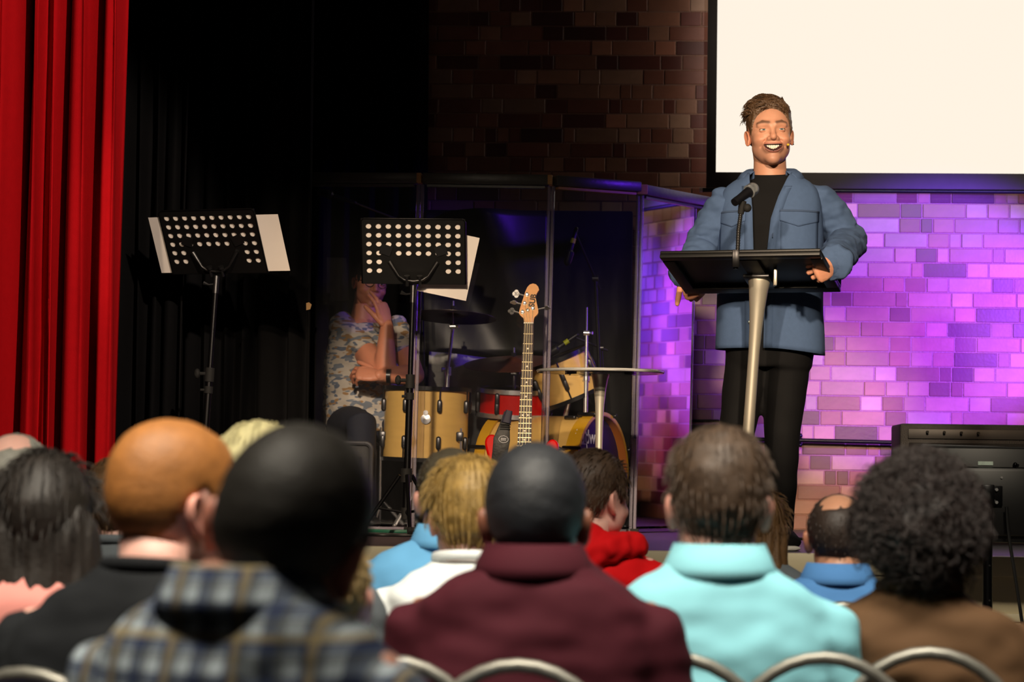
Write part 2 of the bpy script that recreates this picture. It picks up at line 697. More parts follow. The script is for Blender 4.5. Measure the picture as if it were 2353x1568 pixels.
# ------------------------------------------------------------------ curtains
mat('red_velvet', '#b00f17', 0.9, var=0.10, vscale=30, bump=0.15, bscale=200, spec=0.05)
mat('black_velvet', '#0d0d0f', 0.9, var=0.2, vscale=20, bump=0.1, bscale=150, spec=0.1)


def curtain(name, label, m, ctrl, Y, z0, z1, nz=14, flare=0.0, thick=0.006):
    """pleated cloth: ctrl is a list of (x, y offset) along the rail, smoothed"""
    xs = np.array([c[0] for c in ctrl])
    ys = np.array([c[1] for c in ctrl])
    tt = np.linspace(0, len(ctrl) - 1, (len(ctrl) - 1) * 7 + 1)

    def cr(a, t):
        i = int(min(len(a) - 2, math.floor(t)))
        f = t - i
        p0, p1, p2, p3 = a[max(0, i - 1)], a[i], a[i + 1], a[min(len(a) - 1, i + 2)]
        return 0.5 * (2 * p1 + (p2 - p0) * f + (2 * p0 - 5 * p1 + 4 * p2 - p3) * f * f + (3 * p1 - p0 - 3 * p2 + p3) * f ** 3)
    X = [cr(xs, t) for t in tt]
    Yo = [cr(ys, t) for t in tt]
    xc = X[-1]
    vs, fs = [], []
    n = len(X)
    for k in range(nz + 1):
        h = k / nz
        z = z0 + (z1 - z0) * h
        amp = 1.0 - 0.12 * h
        for i in range(n):
            wob = 0.012 * math.sin(i * .35 + h * 3.1)
            vs.append((X[i] + wob + flare * (1 - h) * (X[i] - xc), Y + Yo[i] * amp + 0.008 * math.sin(i * .9 + h * 4), z))
    for k in range(nz):
        for i in range(n - 1):
            fs.append((k * n + i, k * n + i + 1, (k + 1) * n + i + 1, (k + 1) * n + i))
    b = MB()
    base = Vector(((X[0] + X[-1]) / 2, Y, z0))
    b.add([Vector(v) - base for v in vs], fs)
    o = b.build(name, m, None, 60)
    o.location = base
    s = o.modifiers.new('cloth', 'SOLIDIFY')
    s.thickness = thick
    return tag(o, label, 'curtain')


CY = 9.62
ctrl = []
for px, dy in ((-190, .10), (-160, -.02), (-120, .10), (-85, -.03), (-45, .09), (-15, -.02), (12, -.035), (30, .0), (47, .13), (62, .12), (74, -.015),
               (92, -.02), (106, .035), (120, .0), (137, -.02), (149, .11), (158, .10), (170, -.02), (192, -.05), (214, -.02), (222, .10), (238, .105),
               (248, -.025), (262, -.045), (276, -.02), (281, .05)):
    ctrl.append((W(px - 8, 500, CY).x, dy * 1.5))
curtain('stage_curtain', 'heavy red pleated stage curtain at the side of the stage', 'red_velvet', ctrl, CY, STAGE + 0.03, 4.2, flare=0.012)
mb = MB()

ctrl = []
for i, px in enumerate(range(215, 445, 18)):
    ctrl.append((W(px, 500, 10.75).x, (.05 if i % 2 else -.05) + random.uniform(-.02, .02)))
curtain('side_curtain', 'black side curtain hanging directly behind the red curtain', 'black_velvet', ctrl, 10.75, STAGE + 0.01, 4.3)
ctrl = []
for i, px in enumerate(range(405, 575, 20)):
    ctrl.append((W(px, 500, 11.05).x, (.04 if i % 2 else -.04) + random.uniform(-.02, .02)))
curtain('side_curtain', 'middle black curtain leg behind the perforated music stand with white sheets', 'black_velvet', ctrl, 11.05, STAGE + 0.01, 4.3)
ctrl = []
for i, px in enumerate((560, 590, 620, 655, 680, 702, 712)):
    ctrl.append((W(px, 500, 10.98).x, (.03 if i % 2 else -.04) + random.uniform(-.01, .01)))
curtain('side_curtain', 'smooth black curtain leg beside the clear drum screen', 'black_velvet', ctrl, 10.98, STAGE + 0.01, 4.3)
ctrl = []
for i, px in enumerate(range(640, 985, 26)):
    ctrl.append((W(px, 300, 12.5).x, (.04 if i % 2 else -.04) + random.uniform(-.02, .02)))
curtain('backdrop_curtain', 'tall black drape at the back above the drummer', 'black_velvet', ctrl, 12.5, STAGE + 0.01, 4.3)

# ================================================================== hardware on the stage
mat('matte_black', '#0b0b0c', 0.45, var=0.15, vscale=40)
mat('gun_metal', '#4a4a4c', 0.32, 0.9, var=0.1)
mat('dark_tube', '#1b1b1d', 0.3, 0.75, var=0.1)
mat('chrome', '#e8e8e8', 0.27, 0.9, var=0.03)
mat('brushed', '#e2dccb', 0.34, 0.72, var=0.06, stretch=(40, 40, 1), vscale=6)
mat('paper', '#f4ece6', 0.8, var=0.03)
mat('rubber', '#090909', 0.8)
mat('bare_wood', '#b98a55', 0.6, var=0.2, vscale=20, stretch=(1, 1, 8))
acrylic('clear_acrylic', ior=1.42)
acrylic('clear_edge', (0.80, 0.78, 0.86, 1), 0.16, (0.80, 0.74, 0.86, 1))
acrylic('rim_highlight', (0.9, 0.92, 0.92, 1), 0.32, (0.92, 0.92, 0.9, 1))  # pale diffuse mix paints the bright lines of light along the table edge
acrylic('table_acrylic', (0.93, 0.95, 0.94, 1), 0.05, (0.85, 0.85, 0.8, 1))


# ------------------------------------------------------------------ music stands
def holed_plate(b, wd, ht, cols, rows, holes, hr, M, seg=16):
    """flat plate in local x-z with round holes; cells between the holes are stitched"""
    cw, chh = wd / cols, ht / rows
    for r in range(rows):
        for c in range(cols):
            cx, cz = -wd / 2 + (c + .5) * cw, -ht / 2 + (r + .5) * chh
            if (c, r) not in holes:
                b.add([(cx - cw / 2, 0, cz - chh / 2), (cx + cw / 2, 0, cz - chh / 2), (cx + cw / 2, 0, cz + chh / 2), (cx - cw / 2, 0, cz + chh / 2)],
                      [(0, 1, 2, 3)], M)
                continue
            vs, fs = [], []
            for k in range(seg):
                a = 2 * math.pi * k / seg
                x, z = math.cos(a), math.sin(a)
                s = 1 / max(abs(x), abs(z))
                vs.append((cx + x * hr, 0, cz + z * hr))
                vs.append((cx + x * s * cw / 2, 0, cz + z * s * chh / 2))
            for k in range(seg):
                j = (k + 1) % seg
                fs.append((2 * k, 2 * k + 1, 2 * j + 1, 2 * j))
            b.add(vs, fs, M)


def music_stand(label, base, yaw, tilt, desk_c, lean_x, paper_rects, paper_label):
    """base, desk_c: world points (floor and desk centre); desk leans with its top towards the hall"""
    t = thing('music_stand', label, 'music stand', base)
    L = Vector(base)
    dc = Vector(desk_c) - L
    Wd, Ht = 0.455, 0.30
    MD = Matrix.Translation(dc) @ Matrix.Rotation(yaw, 4, 'Z') @ Matrix.Rotation(tilt, 4, 'X')
    holes = set()
    for r in range(6):
        for c in range(10):
            if r >= 2 or c in (0, 1, 8, 9):
                holes.add((c, r))
    b = MB()
    holed_plate(b, 0.433, 0.245, 10, 6, holes, 0.0125, MD @ Matrix.Translation((0, 0, 0.012)))
    # rims around the perforated field
    for (x0, x1, z0, z1) in ((-Wd / 2, -.2165, -.15, .15), (.2165, Wd / 2, -.15, .15), (-.2165, .2165, .1345, .15), (-.2165, .2165, -.15, -.1105)):
        b.add([(x0, 0, z0), (x1, 0, z0), (x1, 0, z1), (x0, 0, z1)], [(0, 1, 2, 3)], MD)
    desk = b.build('desk', 'matte_black', t, 0)
    s = desk.modifiers.new('t', 'SOLIDIFY')
    s.thickness = 0.003
    b = MB()
    b.tube([MD @ Vector(p) for p in ((-Wd / 2, 0, -.15), (-Wd / 2, 0, .138), (-Wd / 2 + .012, 0, .15), (Wd / 2 - .012, 0, .15), (Wd / 2, 0, .138), (Wd / 2, 0, -.15))], 0.0035, 8)
    b.build('rim', 'dark_tube', desk)
    b = MB()
    b.box((Wd, 0.05, 0.004), (0, 0.027, -0.151), MD)
    b.box((Wd, 0.004, 0.02), (0, 0.051, -0.143), MD)
    b.build('ledge', 'matte_black', desk, 0)
    # neck bracket: two curved arms meeting at the pole head
    head = MD @ Vector((0, -0.03, -0.135))
    for sg in (-1, 1):
        b = MB()
        pts = [MD @ Vector(p) for p in ((sg * .105, -.006, -.045), (sg * .085, -.016, -.075), (sg * .065, -.026, -.105), (sg * .04, -.03, -.122), (0, -.03, -.128))]
        b.tube(pts, [(.010, .006), (.008, .006), (.006, .006), (.006, .006), (.006, .006)], 10)
        b.box((.05, .003, .045), (sg * .115, -.003, -.035), MD @ Matrix.Rotation(sg * -.35, 4, 'Y'))
        b.build('bracket_arm', 'gun_metal', desk)
        b = MB()
        b.cyl(MD @ Vector((sg * .028, -.03, -.108)), MD @ Vector((sg * .028, -.03, -.150)), .007, 10)
        b.cyl(MD @ Vector((sg * .028, -.03, -.102)), MD @ Vector((sg * .028, -.03, -.114)), .013, 12)
        b.build('thumb_screw', 'gun_metal', desk)
    top = head + Vector((0, 0, -0.012))
    foot = Vector((0, 0, 0.10))
    dr = (foot - top).normalized()
    b = MB()
    b.cyl(top, top + dr * .075, .0135, 14)
    b.tube([top + dr * .035, top + dr * .035 + Vector((-.03, -.01, -.004)), top + dr * .035 + Vector((-.052, -.012, .004))], [.004, .004, .010], 8)
    b.build('pole_head', 'gun_metal', t)
    split = .40
    m1 = top + dr * ((foot - top).length * split)
    b = MB()
    b.cyl(top + dr * .07, m1, .0115, 14)
    b.build('upper_pole', 'dark_tube', t)
    b = MB()
    b.cyl(m1, foot, .0155, 14)
    b.build('lower_pole', 'dark_tube', t)
    b = MB()
    b.cyl(m1 - dr * .005, m1 + dr * .055, .020, 14)
    b.cyl(m1 + dr * .075, m1 + dr * .105, .019, 14)
    b.cyl(m1 + dr * .02, m1 + dr * .02 + Vector((-.045, -.008, 0)), .008, 8)
    b.ball(m1 + dr * .02 + Vector((-.052, -.009, 0)), (.014, .014, .022), 8, 6)
    b.cyl(m1 + dr * .09, m1 + dr * .09 + Vector((-.034, -.006, 0)), .006, 8)
    b.build('height_clamp', 'rubber', t)
    hub = foot + Vector((0, 0, .16))
    b = MB()
    b.cyl(hub + Vector((0, 0, .03)), hub - Vector((0, 0, .03)), .024, 14)
    b.build('hub', 'rubber', t)
    b = MB()
    b.cyl(foot + Vector((0, 0, .02)), foot - Vector((0, 0, .03)), .02, 14)
    b.build('collar', 'rubber', t)
    for k, a in enumerate((R(-78), R(42), R(172))):
        d = Vector((math.cos(a), math.sin(a), 0))
        e = d * .20 + Vector((0, 0, .014))
        b = MB()
        b.cyl(hub + d * .03, e, .009, 10)
        b.cyl(foot + d * .015, (hub + d * .03).lerp(e, .58), .006, 8)
        leg = b.build('leg', 'dark_tube', t)
        b = MB()
        b.tube([(hub + d * .03).lerp(e, .93), e + d * .01], [.013, .013], 12, rnd=False)
        b.build('rubber_foot', 'rubber', leg)
    for i, (x0, x1, z0, z1, yo) in enumerate(paper_rects):
        b = MB()
        b.box((x1 - x0, .0008, z1 - z0), ((x0 + x1) / 2, yo, (z0 + z1) / 2))
        o = b.build('sheet_music', 'paper', None, 0)
        o.matrix_world = Matrix.Translation(L) @ MD
        tag(o, paper_label[i], 'sheet', 'sheets on the music stands')
    return t


DY = 10.30
dc = W(489, 556, DY)
foot = W(461, 1075, DY - .05)
music_stand('perforated black music stand with white sheets sticking out both sides, before the black curtains',
            (foot.x - .005, DY - .02, STAGE), R(-16), R(30), dc, 0,
            [(-.285, .02, -.146, .118, .006), (.0, .33, -.146, .118, .008)],
            ['white sheet sticking out towards the red curtain on the music stand', 'white sheet sticking out towards the drum screen on the far-side music stand'])
DY = 10.55
dc = W(950, 578, DY)
foot = W(937, 1100, DY)
ms2 = music_stand('perforated black music stand in front of the drummer and the clear drum screen',
                  (foot.x - .005, DY - .01, STAGE), R(2), R(24), dc, 0,
                  [(-.211, .205, -.146, .145, .006)], ['white sheet filling the holes of the music stand before the drummer'])
b = MB()
b.box((.22, .0008, .30))
o = b.build('sheet_music', 'paper', None, 0)
o.matrix_world = Matrix.Translation(W(1030, 608, DY + .07)) @ Matrix.Rotation(R(2), 4, 'Z') @ Matrix.Rotation(R(24), 4, 'X') @ Matrix.Rotation(R(12), 4, 'Y')
tag(o, 'tilted loose sheet slipping below the edge of the middle music stand', 'sheet', 'sheets on the music stands')

# ------------------------------------------------------------------ drum screen (clear panels, foam-topped beams)
mat('beam_paint', '#4a4842', 0.35, var=0.25, vscale=14, bump=0.1, bscale=40)
EN_H = 1.66
t = thing('drum_screen', 'clear acrylic drum screen with dark timber top rails around the drums', 'drum screen', (W(1256, 1222, 11.2).x, 11.2, STAGE))
L = Vector(t.location)


def en(px, Y, py=1000):
    p = W(px, py, Y)
    return Vector((p.x, Y, STAGE))


lean = Vector((.012, 0, 0))       # the whole screen stands a touch out of plumb
corners = [en(690, 11.22, 400), en(957, 11.22, 400), en(1257, 11.27, 420), en(1462, 11.52, 440), en(1588, 11.95, 460)]
for i in range(4):
    p, q = corners[i] - L, corners[i + 1] - L
    hh = EN_H if i < 3 else EN_H - .012
    d = (q - p).normalized()
    nrm = Vector((d.y, -d.x, 0))
    b = MB()
    z0, z1 = 0.03, hh - .045
    vs = []
    for off in (-.0035, .0035):
        for (pp, z) in ((p + d * .012, z0), (q - d * .012, z0), (q - d * .012, z1), (p + d * .012, z1)):
            vs.append(pp + nrm * off + lean * z + Vector((0, 0, z)))
    b.add(vs, [(0, 1, 2, 3), (7, 6, 5, 4), (0, 4, 5, 1), (1, 5, 6, 2), (2, 6, 7, 3), (3, 7, 4, 0)])
    b.build('panel', 'clear_acrylic', t, 0, 'large clear acrylic panel')
    # top rail
    b = MB()
    ln = (q - p).length + (.10 if i == 3 else 0.0)
    Mx = Matrix.Translation(p.lerp(q, .5) + d * (.05 if i == 3 else 0) + lean * hh + Vector((0, 0, hh - .024))) @ Matrix(((d.x, nrm.x, 0), (d.y, nrm.y, 0), (0, 0, 1))).to_4x4()
    b.box((ln - .022, .07, .048), M=Mx, ch=.008 if i == 2 else .003)
    rail = b.build('top_rail', 'beam_paint', t)
    b = MB()
    Mc = Matrix.Translation(q - d * .005 + lean * hh + Vector((0, 0, hh - .023))) if i < 2 else Matrix.Translation(p + d * .018 + lean * hh + Vector((0, 0, hh - .023)))
    if i != 2:
        b.box((.022 if i < 2 else .05, .074, .046), M=Mc, ch=.003)
        b.build('bare_end', 'bare_wood', rail, label='unpainted timber end')
    b = MB()
    b.box((ln - .06, .03, .012), M=Mx @ Matrix.Translation((0, 0, -.032)))
    b.build('packing_strip', 'bare_wood' if i == 2 else 'beam_paint', rail, 0)
    b = MB()
    b.box((ln - .03, .02, .014), M=Matrix.Translation(p.lerp(q, .5) + Vector((0, 0, .012))) @ Matrix(((d.x, nrm.x, 0), (d.y, nrm.y, 0), (0, 0, 1))).to_4x4())
    b.build('bottom_rail', 'clear_edge', t, 0)
for i, c in enumerate(corners[1:]):
    p = c - L
    for s in ((-1, 1) if i < 3 else (0,)):
        b = MB()
        o = Vector((s * .0095, 0, 0))
        b.tube([p + o + Vector((0, 0, .01)), p + o + lean * EN_H + Vector((0, 0, EN_H - .05))], .0085, 8)
        b.build('hinge_post', 'clear_edge', t, label='clear plastic hinge post')
    b = MB()
    b.box((.06, .06, .02), p + Vector((0, 0, .01)), ch=.004)
    b.build('foot_block', 'rubber', t)

# ------------------------------------------------------------------ sound-absorbing backing inside the screen
mat('vinyl', '#23241f', 0.38, var=0.2, vscale=5, bump=0.2, bscale=6)
mat('black_felt', '#08080a', 0.95, var=0.2)
mat('grey_blanket', '#b4b4ae', 0.9, var=0.3, vscale=7, bump=0.4, bscale=20, stretch=(1, 1, 3))
b = MB()
x0, x1 = W(960, 700, 12.45).x, W(1452, 700, 12.45).x
b.box((x1 - x0, .05, 1.62), (0, 0, .81), ch=.01)
o = b.build('acoustic_board', 'black_felt')
o.location = ((x0 + x1) / 2, 12.45, STAGE)
tag(o, 'tall black acoustic board standing behind the drum kit', 'board')
b = MB()
n, mz = 26, 22
vs, fs = [], []
xa, xb = W(968, 600, 12.35).x, W(1262, 600, 12.35).x
for k in range(mz + 1):
    for i in range(n + 1):
        u, w = i / n, k / mz
        z = .87 + .74 * w
        bulge = -.10 * math.exp(-((u - .48 - .35 * (1 - w)) / .20) ** 2) * (.3 + .7 * w) - .03 * math.sin(6 * u + 4 * w)
        vs.append(((u - .5) * (xb - xa), bulge, z))
for k in range(mz):
    for i in range(n):
        a = k * (n + 1) + i
        fs.append((a, a + 1, a + n + 2, a + n + 1))
b.add(vs, fs)
o = b.build('vinyl_sheet', 'vinyl', None, 60)
o.location = ((xa + xb) / 2, 12.36, STAGE)
o.modifiers.new('t', 'SOLIDIFY').thickness = .008
tag(o, 'bulging glossy dark vinyl sheet hung behind the upper cymbal', 'sheet')
b = MB()
vs, fs = [], []
xa, xb = W(985, 850, 12.2).x, W(1215, 850, 12.2).x
for k in range(15):
    for i in range(25):
        u, w = i / 24, k / 14
        vs.append(((u - .5) * (xb - xa), .03 * math.sin(9 * u + 2 * w) + .02 * math.sin(17 * u), 0.02 + (.86 - .05 * u) * w))
for k in range(14):
    for i in range(24):
        a = k * 25 + i
        fs.append((a, a + 1, a + 26, a + 25))
b.add(vs, fs)
o = b.build('blanket', 'grey_blanket', None, 60)
o.location = ((xa + xb) / 2, 12.2, STAGE)
o.modifiers.new('t', 'SOLIDIFY').thickness = .02
tag(o, 'pale grey blanket hung behind the drums under the black sheet', 'blanket')

# ------------------------------------------------------------------ drums
mat('maple', '#dcb366', 0.3, var=0.12, vscale=8, stretch=(1, 1, 5), coat=0.3)
mat('maple_gold', '#c9981f', 0.35, var=0.08, vscale=8, coat=0.3)
mat('hoop_wood', '#a5602a', 0.35, var=0.15, vscale=10, coat=0.3)
mat('red_wrap', '#b0120f', 0.25, var=0.1, coat=0.4)
mat('drum_black', '#0b0b0e', 0.3)
mat('ludwig_blue', '#221a52', 0.45, var=0.1)
mat('white_print', '#e8e8f0', 0.5, var=0.02)
mat('drum_skin', '#1a1a20', 0.35)
mat('bronze', '#5e3322', 0.4, 0.3, var=0.25, vscale=12)
mat('bronze_dark', '#3a3024', 0.4, 0.4, var=0.25)


def lug_pair(b, p, n, z):
    """small rounded lug with its rod; p on the shell, n outward, z along the shell"""
    q = p + n * .012
    b.tube([q - z * .022, q + z * .022], [(.010, .012)] * 2, 8, rnd=True)
    b.cyl(q + n * .004 + z * .02, q + n * .004 + z * .075, .004, 6)


def drum(name, label, c, axis, rad, length, m, nlug, hoop='drum_black', hoop_w=.02, top='drum_skin', bot='drum_skin', seam=True, x=None):
    """c: centre of the shell, axis: towards the batter head"""
    t = thing(name, label, 'drum', c)
    M = axis_m((0, 0, 0), axis, x)
    h = length / 2
    b = MB()
    b.lathe([(rad - .012, -h), (rad, -h), (rad, h), (rad - .012, h)], 56, M, closed=True)
    b.build('shell', m, t, 30)
    for sg, hm in ((1, top), (-1, bot)):
        b = MB()
        b.lathe([(0, sg * h), (rad - .004, sg * h)] if sg > 0 else [(rad - .004, sg * h), (0, sg * h)], 48, M)
        b.build('drum_head', hm, t)
        b = MB()
        z0, z1 = sg * (h - hoop_w * .6), sg * (h + hoop_w * .4)
        b.lathe([(rad + .002, z0), (rad + .013, z0), (rad + .013, z1), (rad + .002, z1)], 56, M, closed=True)
        b.build('hoop', hoop, t, 30)
    ax = Vector(axis).normalized()
    for k in range(nlug):
        a = 2 * math.pi * (k + .5) / nlug
        n = (M.to_3x3() @ Vector((math.cos(a), math.sin(a), 0)))
        for sg in (1, -1):
            b = MB()
            lug_pair(b, n * rad + ax * sg * (h - .085), n, ax * sg)
            b.build('lug', 'gun_metal', t)
    return t, M


ft_c = W(979, 975, 11.72)
ft, M = drum('floor_tom', 'cream floor tom drum standing in front of the seated drummer', ft_c, (0.02, -.02, 1), .203, .345, 'maple', 8)
b = MB()
b.cyl((.02, -.203, .05), (.02, -.215, .05), .012, 12)
b.lathe([(.0, -.004), (.024, -.004), (.024, .004), (0, .006)], 16, Matrix.Translation((.02, -.206, .02)) @ Matrix.Rotation(R(90), 4, 'X'))
b.build('badge', 'chrome', ft)
zf = STAGE - ft_c.z
for a in (-160, -35, 85):
    n = Vector((math.cos(R(a)), math.sin(R(a)), 0))
    b = MB()
    b.tube([n * .222 + Vector((0, 0, -.02)), n * .222 + Vector((0, 0, zf + .10)), n * .245 + Vector((0, 0, zf + .03)), n * .25 + Vector((0, 0, zf + .008))], .006, 8)
    leg = b.build('leg', 'chrome', ft)
    b = MB()
    b.box((.035, .03, .045), n * .215 + Vector((0, 0, -.06)), ch=.006)
    b.build('leg_bracket', 'gun_metal', leg)

bd_ax = Vector((math.cos(R(24)), -math.sin(R(24)), 0))
bd_c = W(1262, 1086, 11.92)
bd_c.z = STAGE + .285
bd, M = drum('bass_drum', 'cream bass drum with orange front hoop and white logo lying on its side', bd_c, bd_ax, .27, .50, 'maple', 8, 'maple_gold', .055, 'drum_skin', 'drum_skin', x=(0, 0, 1))
b = MB()
b.lathe([(.275, .235), (.290, .235), (.290, .292), (.275, .292)], 60, M, closed=True)
b.build('front_hoop', 'maple_gold', bd, 30)
b = MB()
b.lathe([(.2705, .252), (.2748, .252), (.2748, .291), (.2705, .291)], 60, M, closed=True)
b.build('hoop_lining', 'hoop_wood', bd, 30, 'orange-brown inside of the front hoop')
# printed front head and logo
b = MB()
b.lathe([(0, .2525), (.268, .2525), (.268, .2505), (0, .2505)], 48, M)
b.build('front_print', 'ludwig_blue', bd, 30)
# letters read left to right when seen from in front of the head
yy = Vector((0, 0, 1))
xx = yy.cross(bd_ax)
ML = Matrix(((xx.x, yy.x, bd_ax.x), (xx.y, yy.y, bd_ax.y), (xx.z, yy.z, bd_ax.z))).to_4x4()
LG = bd_ax * .2545 + xx * -.085 + yy * .165
text_obj('Ludwig', .095, .0006, 'logo_lettering', 'white_print', bd, Matrix.Translation(LG) @ ML, .001)
b = MB()
for pth in (((-.03, .085), (-.03, .10), (.03, .10)), ((-.03, .10), (-.02, .045), (-.035, .04), (-.01, -.09)), ((-.14, .02), (-.14, -.032), (-.02, -.032))):
    b.tube([Vector((x, y, .0005)) for x, y in pth], [(.0009, .0035)] * len(pth), 6)
o = b.build('logo_mark', 'white_print', bd)
o.matrix_local = Matrix.Translation(LG) @ ML
for k in range(8):
    a = 2 * math.pi * (k + .5) / 8
    n = M.to_3x3() @ Vector((math.cos(a), math.sin(a), 0))
    for sg in (1, -1):
        b = MB()
        b.tube([n * .297 + bd_ax * sg * .30, n * .297 + bd_ax * sg * .215], [(.012, .008)] * 2, 8, up=n, rnd=True)
        b.build('claw', 'drum_black', bd)
for sg in (1, -1):
    b = MB()
    q = bd_ax * .14 + Vector((0, 0, -.1)) + Vector((-bd_ax.y, bd_ax.x, 0)) * -sg * .27
    e = bd_ax * .24 + Vector((-bd_ax.y, bd_ax.x, 0)) * -sg * .36 + Vector((0, 0, -.275))
    b.cyl(q, e, .007, 8)
    b.ball(e, .012, 8, 6)
    b.build('spur', 'chrome', bd)

rt_c = W(1300, 868, 11.95)
rt, M = drum('rack_tom', 'cream rack tom drum tilted beside the brown cymbal', rt_c, (-.38, -.12, .9), .152, .21, 'maple', 6, 'drum_black')
b = MB()
b.cyl((0.02, 0, -.1), Vector((0.0, 0.02, bd_c.z + .27 - rt_c.z)), .013, 10)
b.build('mounting_post', 'chrome', rt)

sn_c = W(1182, 925, 12.02)
sn, M = drum('snare_drum', 'red snare drum with chrome rims behind the bass drum', sn_c, (.03, -.10, 1), .178, .125, 'red_wrap', 8, 'chrome', .022)
b = MB()
b.cyl((0, 0, -.07), (0, 0, STAGE + .3 - sn_c.z), .012, 10)
for a in (20, 140, 260):
    d = Vector((math.cos(R(a)), math.sin(R(a)), 0))
    b.cyl((0, 0, STAGE + .34 - sn_c.z), d * .2 + Vector((0, 0, STAGE + .01 - sn_c.z)), .007, 8)
    b.cyl((0, 0, -.11), d * .16 + Vector((0, 0, -.07)), .006, 8)
b.build('snare_stand', 'chrome', sn)


# ------------------------------------------------------------------ cymbals
def cymbal_stand(name, label, c, rad, m, tilt, tilty=0, foot_dx=0.0, with_cymbal=True, boom=None, legs=True, hh=.03):
    base = Vector((c.x + foot_dx, c.y + (boom or 0), STAGE))
    t = thing(name, label, 'cymbal' if with_cymbal else 'stand', base)
    p = c - base
    if with_cymbal:
        M = Matrix.Translation(p) @ Matrix.Rotation(tilt, 4, 'X') @ Matrix.Rotation(tilty, 4, 'Y')
        b = MB()
        pr = [(.006, hh), (.018, hh - .002), (.035, hh - .011), (.045, hh - .017), (rad * .5, hh * .25), (rad * .8, .001), (rad, -.004),
              (rad, -.0055), (rad * .8, -.0005), (rad * .5, hh * .25 - .0015), (.044, hh - .019), (.034, hh - .013), (.018, hh - .004), (.006, hh - .002)]
        b.lathe(pr, 64, M, closed=True)
        b.build('cymbal', m, t, 50)
        b = MB()
        b.cyl(M @ Vector((0, 0, hh + .005)), M @ Vector((0, 0, hh + .02)), .014, 10)
        b.build('felt', 'black_felt', t)
    b = MB()
    b.cyl(p + Vector((0, 0, .075)), p - Vector((0, 0, .05)), .004, 8)
    b.build('rod', 'chrome', t)
    q = p - Vector((0, 0, .05))
    b = MB()
    b.cyl(q + Vector((-.014, 0, 0)), q + Vector((.014, 0, 0)), .013, 12)
    b.tube([q + Vector((.014, 0, 0)), q + Vector((.03, -.005, 0))], [.004, .008], 8)
    b.build('tilter', 'chrome', t)
    hub = Vector((0, 0, .38))
    j = q.lerp(hub, .35)
    b = MB()
    b.cyl(q, j, .0075, 10)
    b.build('upper_tube', 'chrome', t)
    b = MB()
    b.cyl(j, Vector((0, 0, .05)), .0115, 12)
    b.build('lower_tube', 'chrome', t)
    b = MB()
    b.cyl(j + Vector((0, 0, .012)), j - Vector((0, 0, .03)), .017, 12)
    b.tube([j, j + Vector((-.03, -.01, 0))], [.005, .012], 8)
    b.build('clamp', 'chrome', t)
    if legs:
        for a in (-70, 50, 170):
            d = Vector((math.cos(R(a)), math.sin(R(a)), 0))
            b = MB()
            b.tube([hub, d * .22 + Vector((0, 0, .012))], [(.010, .003)] * 2, 8)
            b.cyl(Vector((0, 0, .10)), hub.lerp(d * .22, .55), .004, 6)
            b.ball(d * .22 + Vector((0, 0, .011)), .011, 8, 6)
            b.build('leg', 'chrome', t)
    return t


cymbal_stand('cymbal', 'thin dark crash cymbal held highest on its chrome stand', W(1041, 727, 11.78), .212, 'bronze_dark', R(-6), R(2), foot_dx=-.055, boom=-.02)
cymbal_stand('cymbal', 'wide brown ride cymbal behind the neck of the bass guitar', W(1181, 834, 12.02), .25, 'bronze', R(12), R(-2), foot_dx=.0, boom=.16)
cymbal_stand('cymbal_stand', 'bare chrome cymbal stand with no cymbal beside the rack tom', W(1348, 742, 11.82), .2, 'bronze', 0, 0, foot_dx=.0, with_cymbal=False)

# ------------------------------------------------------------------ microphones inside the drum screen
mat('tape_yellow', '#b7c21a', 0.5)
mat('mic_dark', '#15151a', 0.4, 0.3)


def mic_boom(label, base, joint, tip, mic_dir, tape=True):
    t = thing('microphone_stand', label, 'microphone', base)
    L = Vector(base)
    j, e = Vector(joint) - L, Vector(tip) - L
    b = MB()
    b.cyl((0, 0, .02), j, .009, 10)
    b.build('pole', 'dark_tube', t)
    b = MB()
    b.lathe([(0, 0), (.11, 0), (.11, .012), (.02, .024), (0, .024)], 24)
    b.build('base_plate', 'dark_tube', t)
    b = MB()
    b.cyl(j + (j - e) * .25, e, .006, 8)
    b.cyl(j - Vector((.015, 0, 0)), j + Vector((.015, 0, 0)), .016, 10)
    b.build('boom_arm', 'gun_metal', t)
    d = Vector(mic_dir).normalized()
    b = MB()
    b.tube([e - d * .02, e + d * .09, e + d * .10, e + d * .15], [.010, .012, .022, .020], 14, rnd=True)
    mc = b.build('microphone', 'mic_dark', t)
    if tape:
        b = MB()
        b.tube([e + d * .03, e + d * .055], .0128, 14)
        b.build('tape_band', 'tape_yellow', mc, label='yellow tape band')
    return t


p = W(905, 512, 11.55)
mic_boom('boom microphone stand reaching above the drummer', (W(985, 1000, 12.1).x, 12.1, STAGE), W(965, 525, 12.05), W(806, 463, 11.85), (-1, -.1, .3), False)
mic_boom('boom microphone with yellow tape hanging over the rack tom', (W(1395, 1000, 12.15).x, 12.15, STAGE), W(1368, 640, 12.1), W(1322, 535, 11.95), (-.25, -.1, -1))
mic_boom('small microphone with yellow tape clipped close above the rack tom', (W(1412, 1000, 12.25).x, 12.25, STAGE), W(1380, 800, 12.15), W(1318, 775, 12.02), (-.5, 0, -.35))

